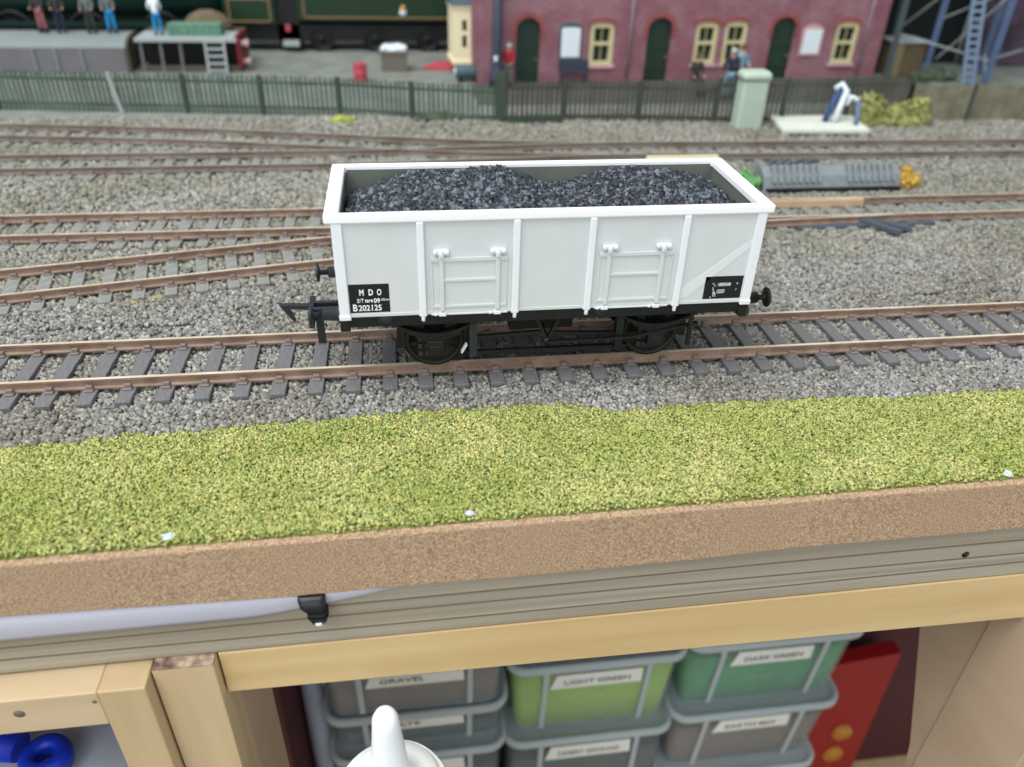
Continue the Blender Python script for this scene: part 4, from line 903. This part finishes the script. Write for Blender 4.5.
def person(at, rz, label, top, legs, pose='stand', hair='hair', lean=0, group=None):
    """a 23 mm tall figure; local x = sideways, y = facing (-y is forward)."""
    t = empty('person', at, label, 'person', group)
    H = 11.2 if pose != 'sit' else 6.2
    hip = [(-1.15, 0, H), (1.15, 0, H)]
    if pose == 'sit': knee = [(-1.5, -4.6, H), (1.5, -4.6, H)]; ankle = [(-1.5, -4.8, 1.2), (1.5, -4.6, 1.2)]
    elif pose == 'walk': knee = [(-1.3, -1.8, 6.2), (1.3, .4, 6)]; ankle = [(-1.4, -1.9, 1.0), (1.4, 3.0, 1.2)]
    else: knee = [(-1.5, -.3, 6), (1.5, -.3, 6)]; ankle = [(-1.7, .1, 1), (1.7, .1, 1)]
    toe = [(a[0], a[1]-2.0, .5) for a in ankle]
    ch = (0, -lean*.55, H+4.6); nk = (0, -lean, H+8.0); hd = (0, -lean*1.25-.2, H+9.6); tp = (0, -lean*1.3-.1, H+11.3)
    sh = [(-2.3, -lean*.9, H+7.2), (2.3, -lean*.9, H+7.2)]
    el = [(-3.3, -lean-.4, H+3.8), (3.3, -lean-.4, H+3.8)]; wr = [(-3.0, -lean-2.8, H+1.6), (3.0, -lean-2.8, H+1.8)]; fg = [(-2.8, -lean-4.0, H+1.0), (2.8, -lean-4.0, H+1.2)]
    J = [(0, 0, H+.3), ch, nk, hd, tp]; E_ = [(0, 1), (1, 2), (2, 3), (3, 4)]; R = [(1.5, 1.1), (1.9, 1.2), .75, (1.25, 1.4), .9]
    for k in (0, 1):
        n = len(J); J += [hip[k], knee[k], ankle[k], toe[k]]; E_ += [(0, n), (n, n+1), (n+1, n+2), (n+2, n+3)]; R += [1.1, .85, .6, .5]
        n = len(J); J += [sh[k], el[k], wr[k], fg[k]]; E_ += [(1, n), (n, n+1), (n+1, n+2), (n+2, n+3)]; R += [.8, .6, .45, .4]
    skin('body', J, E_, R, M['skin'], t)
    J = [(0, 0, H+1.0)]; E_ = []; R = [(1.75, 1.35)]
    for k in (0, 1): n = len(J); J += [hip[k], knee[k], ankle[k]]; E_ += [(0, n), (n, n+1), (n+1, n+2)]; R += [1.35, 1.1, .95]
    skin('trousers', J, E_, R, M[legs], t)
    J = [(0, 0, H-.4), (0, -lean*.3, H+2), ch, (0, -lean*.85, H+6.9)]; E_ = [(0, 1), (1, 2), (2, 3)]; R = [(1.9, 1.5), (1.9, 1.5), (2.3, 1.6), (1.6, 1.2)]
    for k in (0, 1): n = len(J); J += [sh[k], el[k], wr[k]]; E_ += [(3, n), (n, n+1), (n+1, n+2)]; R += [1.05, .85, .65]
    skin('jacket', J, E_, R, M[top], t)
    for k in (0, 1):
        b = MB(); a = ankle[k]; b.loft([rrect(a[0], a[1]-.7, 1.5, 3.6, .5, 0, 3), rrect(a[0], a[1]-.7, 1.5, 3.6, .5, .8, 3), rrect(a[0], a[1], 1.3, 1.8, .5, 1.8, 3)], True, True)
        b.v = [(x+at[0], y+at[1], z+at[2]) for x, y, z in b.v]; build_at(b, 'shoe', M['locoblack'], t)
    b = MB(); b.lathe((hd[0]+at[0], hd[1]+.35+at[1], hd[2]-.2+at[2]), [(.9, -.3), (1.5, .4), (1.55, 1.2), (1.2, 2.0), (.5, 2.5), (.01, 2.6)], n=14); build_at(b, 'hair', M[hair], t)
    t.rotation_euler = (0, 0, rz); return t
for f_ in (
person((136, 276, -2.6), .2, 'seated figure in dark grey clothes behind the fence, below the paired windows', 'cl_dark', 'cl_dark', 'sit', 'hair'),
person((153.5, 269, -4.4), math.pi-.3, 'figure in a navy coat and pale blue trousers walking in front of the paired windows', 'cl_navy', 'cl_sky', 'walk', 'hairgrey'),
person((163.5, 280, -4.4), .4, 'figure in a pale blue shirt standing beside the one in the navy coat', 'cl_sky', 'cl_dark', 'stand', 'hair')): f_.scale = (1.15,)*3
person((32.2, 301.5, -4.6), -.5, 'figure in a red top half hidden behind the slate-blue post', 'cl_red', 'cl_grey', 'stand', 'hairgrey')
person((-169, 348, 14.2), math.pi+.3, 'figure in white top and bright blue trousers on the deck by the green crate', 'cl_white', 'cl_blue', 'stand', 'hair', lean=1.5)
person((-196, 353, 14.8), .2, 'figure in a grey coat and bright blue trousers standing on the arched van roof', 'cl_grey', 'cl_blue', 'stand')
person((-207, 352, 14.8), 0, 'figure in dull grey clothes on the arched van roof beside one in blue trousers', 'cl_grey', 'cl_dark', 'stand')
person((-224, 353, 14.8), .3, 'figure in navy trousers standing mid-way along the arched van roof', 'cl_dark', 'cl_navy', 'stand')
person((-234, 353, 14.8), -.3, 'figure in dusky pink trousers standing on the arched van roof furthest from the ladder', 'cl_dark', 'cl_pink', 'stand')

# ------------------------------------------------------------------ below the board: timber, rail and storage unit
def ey(x): return edge_y(x)
b = MB(); y0 = 1.9
b.add([(-420, ey(-420)+y0, -36.9), (540, ey(540)+y0, -36.9), (540, ey(540)+24, -36.9), (-420, ey(-420)+24, -36.9), (-420, ey(-420)+y0, -20.3), (540, ey(540)+y0, -20.3), (540, ey(540)+24, -20.3), (-420, ey(-420)+24, -20.3)], [(0,3,2,1),(4,5,6,7),(0,1,5,4),(1,2,6,5),(2,3,7,6),(3,0,4,7)])
tm = tag(b.build('timber_bearer', M['timber'], bevel=.5), 'grey-brown timber bearer under the fibreboard edge with dark grain lines', 'timber')
for z in (-25.4, -29.2, -32.8):
    b = MB(); n = 40; pts = []
    for k in range(n):
        x = -420+960*k/(n-1); pts.append((x, ey(x)+y0-.02, z+.35*math.sin(x*.02+z)))
    for k in range(n-1):
        (x0, ya, za), (x1, yb, zb) = pts[k], pts[k+1]; b.add([(x0, ya-.03, za-.22), (x1, yb-.03, zb-.22), (x1, yb-.03, zb+.22), (x0, ya-.03, za+.22), (x0, ya+.3, za-.22), (x1, yb+.3, zb-.22), (x1, yb+.3, zb+.22), (x0, ya+.3, za+.22)], [(0,1,2,3),(4,7,6,5),(0,4,5,1),(3,2,6,7)])
    b.build('grain_line', M['groove'], tm, at=AT[tm.name])
b = MB(); b.lathe((92, ey(92)+y0-.15, -28.2), [(.01, 0), (.9, .02), (.9, .4)], 'y', 14); b.build('screw_hole', M['rubber'], tm, at=AT[tm.name])
# pale tube clipped behind the board edge
b = MB(); rings = []
for k in range(30):
    t = k/29; x = -200+168*t; top = -18.0; dep = 8.2*min(1, (1-t)*5.0)**.6+.3
    rings.append([(x, ey(x)+.9, top), (x, ey(x)+.1, top-dep*.35), (x, ey(x)+.5, top-dep*.8), (x, ey(x)+1.2, top-dep), (x, ey(x)+2.0, top-dep*.9), (x, ey(x)+2.1, top)])
b.loft(rings, True, True); tag(b.build('cable_sleeve', M['lilac']), 'pale lilac sleeve tapering away under the board edge', 'sleeve')
cl = empty('cable_clip', (-54, -63, -29), 'black rubber clip with a pale tip hanging under the board edge', 'clip')
X = -54; Y = ey(X)
b = MB(); b.loft([rrect(X-.3, Y+.3, 5.4, 2.0, .9, -19.8), rrect(X-.3, Y-.3, 5.4, 2.8, 1.1, -20.6), rrect(X-.2, Y-.7, 5.0, 3.0, 1.2, -22.0), rrect(X+.4, Y-.9, 3.8, 3.0, 1.2, -23.2), rrect(X+.7, Y-1.1, 3.5, 3.0, 1.2, -25.0), rrect(X+.7, Y-1.2, 3.3, 2.9, 1.2, -25.8)], True, True); build_at(b, 'grip', M['rubber'], cl)
for z in (-23.6, -24.8):
    b = MB(); b.loft([rrect(X+.6, Y-.9, 4.2, 3.6, 1.4, z), rrect(X+.6, Y-.9, 4.2, 3.6, 1.4, z+.5)], True, True); build_at(b, 'collar', M['rubber'], cl)
b = MB(); b.lathe((X+.7, Y-1.5, -25.6), [(.01, -1.1), (1.0, -.9), (1.3, -.4), (1.3, .3)], n=16); build_at(b, 'tip', M['palesteel'], cl)

# front pine rail of the storage unit
b = MB(); b.add([(-75.4, -60.0, -50.0), (131, -58.4, -53.6), (131, -44, -53.6), (-75.4, -44, -50.0), (-75.4, -60.0, -37.0), (131, -58.4, -37.0), (131, -44, -37.0), (-75.4, -44, -37.0)], [(0,3,2,1),(4,5,6,7),(0,1,5,4),(1,2,6,5),(2,3,7,6),(3,0,4,7)])
tag(b.build('pine_rail', M['pine'], bevel=.3), 'yellow pine front rail of the storage unit under the timber bearer', 'rail')
b = MB(); b.add([(-88.0, -62.8, -345), (-75.8, -62.8, -345), (-75.8, -52, -345), (-88.0, -52, -345), (-88.0, -62.8, -37), (-75.8, -62.8, -37), (-75.8, -52, -37), (-88.0, -52, -37)], [(0,3,2,1),(0,1,5,4),(1,2,6,5),(2,3,7,6),(3,0,4,7)])
po = tag(b.build('corner_post', M['beech'], bevel=.3), 'pale beech corner post with rough end grain showing on its top', 'post')
b = MB(); b.box(-87.9, -75.9, -62.7, -52.1, -37.4, -36.9); b.build('end_grain', M['endgrain'], po, at=AT[po.name])
b = MB(); b.box(-78.6, -75.6, -52, -29, -345, -36.5); struct(b.build('wall_left_panel', M['panel']))
b = MB(); b.box(118, 131, -76, -50.5, -345, -53.9); tag(b.build('corner_post', M['panel'], bevel=.3), 'pale corner post under the far end of the pine rail, beside the red folder', 'post')
b = MB(); b.prismx([(-50.5, -345), (-50.5, -36.4), (-14, -36.4), (-20, -62), (-29, -86), (-38, -108), (-46, -128), (-49.5, -145), (-49.8, -345)], 118.6, 122); struct(b.build('wall_right_panel', M['panel']))
b = MB(); b.box(-330, 330, -120, 160, -352, -345); struct(b.build('shelf_floor', M['beech']))
b = MB(); b.box(-330, 330, 156, 160, -345, -36.5); struct(b.build('wall_back_panel', M['panel']))
b = MB(); b.box(-400, 520, -30, 226, -36.4, -21.6)
struct(b.build('underside_trim', M['timber']))
# left hand front frame: rail and stile in front of a grey-blue lining
ff = empty('drawer_front_frame', (-140, -66, -60), 'pale beech open frame with top rail and stile, beside the rough-topped corner post', 'frame')
b = MB(); b.box(-260, -97.6, -66.4, -44, -47.9, -37.5); build_at(b, 'top_rail', M['beechx'], ff, .3)
b = MB(); b.box(-97.6, -88.4, -66.4, -52, -345, -37.5); build_at(b, 'stile', M['beech'], ff, .3)
b = MB(); b.box(-260, -250, -66.5, -58, -345, -49.0); build_at(b, 'stile', M['beech'], ff, .3)
b = MB(); b.lathe((-113.1, -66.45, -41.7), [(.01, -.02), (1.1, 0), (1.1, .5)], 'y', 16); build_at(b, 'screw_hole', M['groove'], ff)
b = MB(); b.lathe((-98.6, -66.45, -40.2), [(.01, -.02), (.5, 0), (.5, .5)], 'y', 12); build_at(b, 'nail_hole', M['groove'], ff)
b = MB(); b.add([(-250, -36, -115), (-92, -36, -110), (-90, 60, -118), (-250, 60, -118), (-250, -57, -200), (-92, -57, -200), (-90, -36, -110), (-250, -36, -115)], [(0,1,2,3), (4,5,6,7)])
b = MB(); b.loft([[(-250, -56, -92), (-250, 40, -88), (-250, 40, -120), (-250, -56, -120)], [(-160, -56, -93), (-160, 40, -86), (-160, 40, -120), (-160, -56, -120)], [(-118, -56, -90), (-118, 40, -90), (-118, 40, -120), (-118, -56, -120)], [(-100, -56, -96), (-100, 40, -93), (-100, 40, -120), (-100, -56, -120)]], True, True)
tag(b.build('plastic_bag', M['mist'], bevel=.8), 'pale grey-blue plastic sheeting inside the open frame under the blue clamp', 'plastic sheet')
cp = empty('blue_clamp', (-130, -48, -88), 'bright blue plastic clamp with an eyelet lying inside the open frame', 'clamp')
b = MB(); N = 28
def ringpts(cx, cy, rx, ry, z): return [(cx+rx*math.cos(2*math.pi*k/N), cy+ry*math.sin(2*math.pi*k/N), z) for k in range(N)]
c_ = (-126.8, -47.5); b.loft([ringpts(*c_, a_, a_*.92, z_) for a_, z_ in ((1.9, -86), (1.9, -84), (3.4, -82.6), (5.6, -83), (6.3, -85), (5.8, -88), (1.9, -88), (1.9, -86))], False, True); build_at(b, 'eyelet', M['blue'], cp)
b = MB(); b.tube([(-134.0, -44, -85.4), (-141, -42, -84.6), (-152, -41, -85), (-168, -41, -86)], [3.6, 4.6, 4.8, 4.0], 14); build_at(b, 'handle', M['blue'], cp)
b = MB(); b.tube([(-130, -53.5, -86.5), (-125.5, -52.5, -87.2), (-122.5, -51, -87.5)], [2.0, 2.0, 1.6], 12); build_at(b, 'jaw', M['blue'], cp)

# ------------------------------------------------------------------ stacked clear boxes
def tub(cx, yf, zb, w, d, h, content, label, text, group, fill=.8, tw_=.5, ink=None):
    t = empty('storage_box', (cx, yf+d/2, zb), label, 'storage box', group)
    k = .90; cy = yf+d/2
    b = MB(); b.loft([rrect(cx, cy, w*k, d*k, 5, zb+.3), rrect(cx, cy, w*k+1.2, d*k+1.2, 6, zb+1.4), rrect(cx, cy, w*.965, d*.965, 7, zb+h-4), rrect(cx, cy, w, d, 8, zb+h-3.6), rrect(cx, cy, w, d, 8, zb+h-2.0)], True, True)
    build_at(b, 'tub', M['tub'], t)
    fh = zb+1+(h-5)*fill; f_ = k+(.965-k)*fill
    b = MB(); b.loft([rrect(cx, cy, w*k-2, d*k-2, 4, zb+1.2), rrect(cx, cy, w*f_-2, d*f_-2, 6, fh)], True, True); build_at(b, 'filling', M[content], t)
    b = MB(); z0 = zb+h-4.4
    b.loft([rrect(cx, cy, w+1.2, d+1.2, 8.5, z0), rrect(cx, cy, w+2.2, d+2.2, 9, z0+.8), rrect(cx, cy, w+2.2, d+2.2, 9, z0+3.6), rrect(cx, cy, w+.8, d+.8, 8.5, z0+4.5), rrect(cx, cy, w-2.0, d-2.0, 7, z0+4.5), rrect(cx, cy, w-4, d-4, 6.5, z0+2.6)], True, True)
    build_at(b, 'lid', M['tubrim'], t)
    def fy(z): tt = (z-zb-1.4)/(h-5.4); return cy-d/2*(k+(.965-k)*tt)
    for sx in (-1, 1):
        b = MB(); x = cx+sx*w*.29; za, zc = zb+2, zb+h-4.2
        b.add([(x-1.2, fy(za)-1.2, za), (x+1.2, fy(za)-1.2, za), (x+1.2, fy(za)+.3, za), (x-1.2, fy(za)+.3, za), (x-1.2, fy(zc)-1.2, zc), (x+1.2, fy(zc)-1.2, zc), (x+1.2, fy(zc)+.3, zc), (x-1.2, fy(zc)+.3, zc)], [(0,3,2,1),(4,5,6,7),(0,1,5,4),(1,2,6,5),(2,3,7,6),(3,0,4,7)])
        build_at(b, 'rib', M['tubrim'], t, .3)
    if text is not None:
        zl, zh = (zb+h-15.5, zb+h-6.0) if h < 45 else (zb+h-19.5, zb+h-9.5); xl = w*tw_/2; b = MB()
        b.add([(cx-xl, fy(zl)-.5, zl), (cx+xl, fy(zl)-.5, zl), (cx+xl-.6, fy(zh)-.5, zh), (cx-xl+2.5, fy(zh)-.5, zh), (cx-xl, fy(zl)-.1, zl), (cx+xl, fy(zl)-.1, zl), (cx+xl-.6, fy(zh)-.1, zh), (cx-xl+2.5, fy(zh)-.1, zh)], [(0,3,2,1),(4,5,6,7),(0,1,5,4),(1,2,6,5),(2,3,7,6),(3,0,4,7)])
        lb = build_at(b, 'label', M['paper'], t)
        lt = letters(text, 4.6, (cx-xl+5, fy(zl)-.75, zl+2.6), t, M['text'], width=w*tw_*min(.72, .075*len(text)), bold=.04); lt.parent = lb
        sl_ = math.atan(d/2*(.965-k)/(h-5.4)); lt.location = Vector((cx-xl+6-AT[t.name][0], fy(zl+2.8)-.62-AT[t.name][1], zl+2.8-AT[t.name][2]))*S; lt.rotation_euler = (math.pi/2+sl_, 0, 0)
    return t
G_ = 'clear storage boxes stacked under the baseboard'
P_ = 45.0
for i, (cn, lb, tx, fl) in enumerate([('c_dgreen', 'clear box of dark green scatter on top of the stack nearest the right cabinet side'.replace('right cabinet side', 'red folder'), 'DARK GREEN', .8), ('c_brown', 'clear box of grey-brown scatter under the dark green one, nearest the red folder', 'EARTH MIX', .75), ('c_brown', 'lowest clear box under the grey-brown scatter, nearest the red folder', 'BROWN', .9)]):
    tub(121.5, 33-i*.5, (-226, -276, -345)[i], 83, 112, (50, 50, 69)[i], cn, lb, tx or 'BROWN', G_, fl, .46)
for i, (cn, lb, tx, fl) in enumerate([('c_teal', 'clear box almost hidden by the pine rail, topmost of the middle stack', None, .2), ('c_green', 'clear box of bright light green scatter in the middle stack', 'LIGHT GREEN', .86), ('c_teal', 'clear box of dark teal material below the light green one', 'DESERT GROUND', .86)]):
    tub(41, 33-i*.5, (-179, -231, -345)[i], 79, 112, (40, 52, 114)[i], cn, lb, tx, G_, fl, .52)
for i, (cn, lb, tx, fl, dz, yy) in enumerate([('c_brown', 'clear box of brown-grey scatter just under the pine rail, next to the maroon card', 'GRAVEL', .93, 0, 26), ('c_teal', 'shallow clear box of grey-teal material right below the brown-grey one', 'SLATE', .5, 0, 30), ('c_teal', 'clear box of dull teal material lowest in the stack behind the white nozzle', 'ASH', .86, 0, 30)]):
    tub(-37.5, yy, (-197, -227, -345)[i], 77, 112, (36, 30, 118)[i], cn, lb, tx, G_, fl, .52)
# red folder with dull gold print, maroon card, rolled paper, in the gaps
rf = empty('red_folder', (178, 60, -345), 'deep red folder with dull gold printed discs standing beside the boxes', 'folder')
b = MB(); b.add([(160, 46, -345), (204, 50, -345), (204, 58, -345), (160, 54, -345), (160, 48, -222), (204, 52, -222), (204, 60, -222), (160, 56, -222)], [(0,3,2,1),(4,5,6,7),(0,1,5,4),(1,2,6,5),(2,3,7,6),(3,0,4,7)]); build_at(b, 'cover', M['red'], rf, .3)

b = MB()
for x, z, r_ in ((186, -281, 5.5), (186, -301, 5.5), (186, -321, 5.5)):
    b.lathe((x, 0, z), [(.01, 47.2), (r_, 47.3), (r_, 52)], 'y', 20)
build_at(b, 'gold_print', M['gold'], rf)
b = MB(); b.box(172, 265, 62, 140, -186, -182); b.box(176, 261, 66, 136, -345, -186); tag(b.build('dark_fill_box', M['maroon'], bevel=1.2), 'dark maroon box behind the red folder, enlarged to darken the gap', 'box')  # box lid beyond the folder; body made bigger as a dark gap fill
b = MB(); b.add([(-95, 20, -345), (-90, 20, -345), (-84, 60, -345), (-89, 60, -345), (-90.5, 20, -120), (-88, 20, -120), (-84, 60, -120), (-87, 60, -120)], [(0,3,2,1),(4,5,6,7),(0,1,5,4),(1,2,6,5),(2,3,7,6),(3,0,4,7)])
tag(b.build('maroon_card', M['maroon']), 'narrow dark maroon card standing between cabinet side and boxes', 'card')
b = MB(); b.tube([(-81.5, 44, -345), (-81.5, 44, -150)], 4.6, 20); tag(b.build('paper_roll', M['mist']), 'pale grey upright roll between the maroon card and the boxes', 'roll')
# glue bottle with a white conical nozzle
bt = empty('glue_bottle', (-41, -76, -345), 'white squeeze bottle with a tall rounded white nozzle, in front of the boxes', 'bottle')
b = MB(); b.lathe((-41.2, -76, 0), [(.01, -345), (20, -254), (22, -250), (22, -120), (20, -100), (15, -78), (12.4, -70), (12.2, -68)], n=40); build_at(b, 'body', M['white'], bt)
b = MB(); b.lathe((-41.2, -76, 0), [(11.0, -70), (11.0, -66.5), (10.2, -64.8), (7.8, -64.2), (5.8, -64.0), (5.0, -63)], n=40); cpn = build_at(b, 'cap', M['white'], bt)
b = MB(); b.lathe((-41.2, -76, 0), [(4.3, -66), (4.0, -60), (3.5, -52), (2.8, -44), (2.6, -41.5), (2.0, -40), (1.1, -39.3), (.01, -39.1)], n=32); build_at(b, 'nozzle', M['white'], bt)
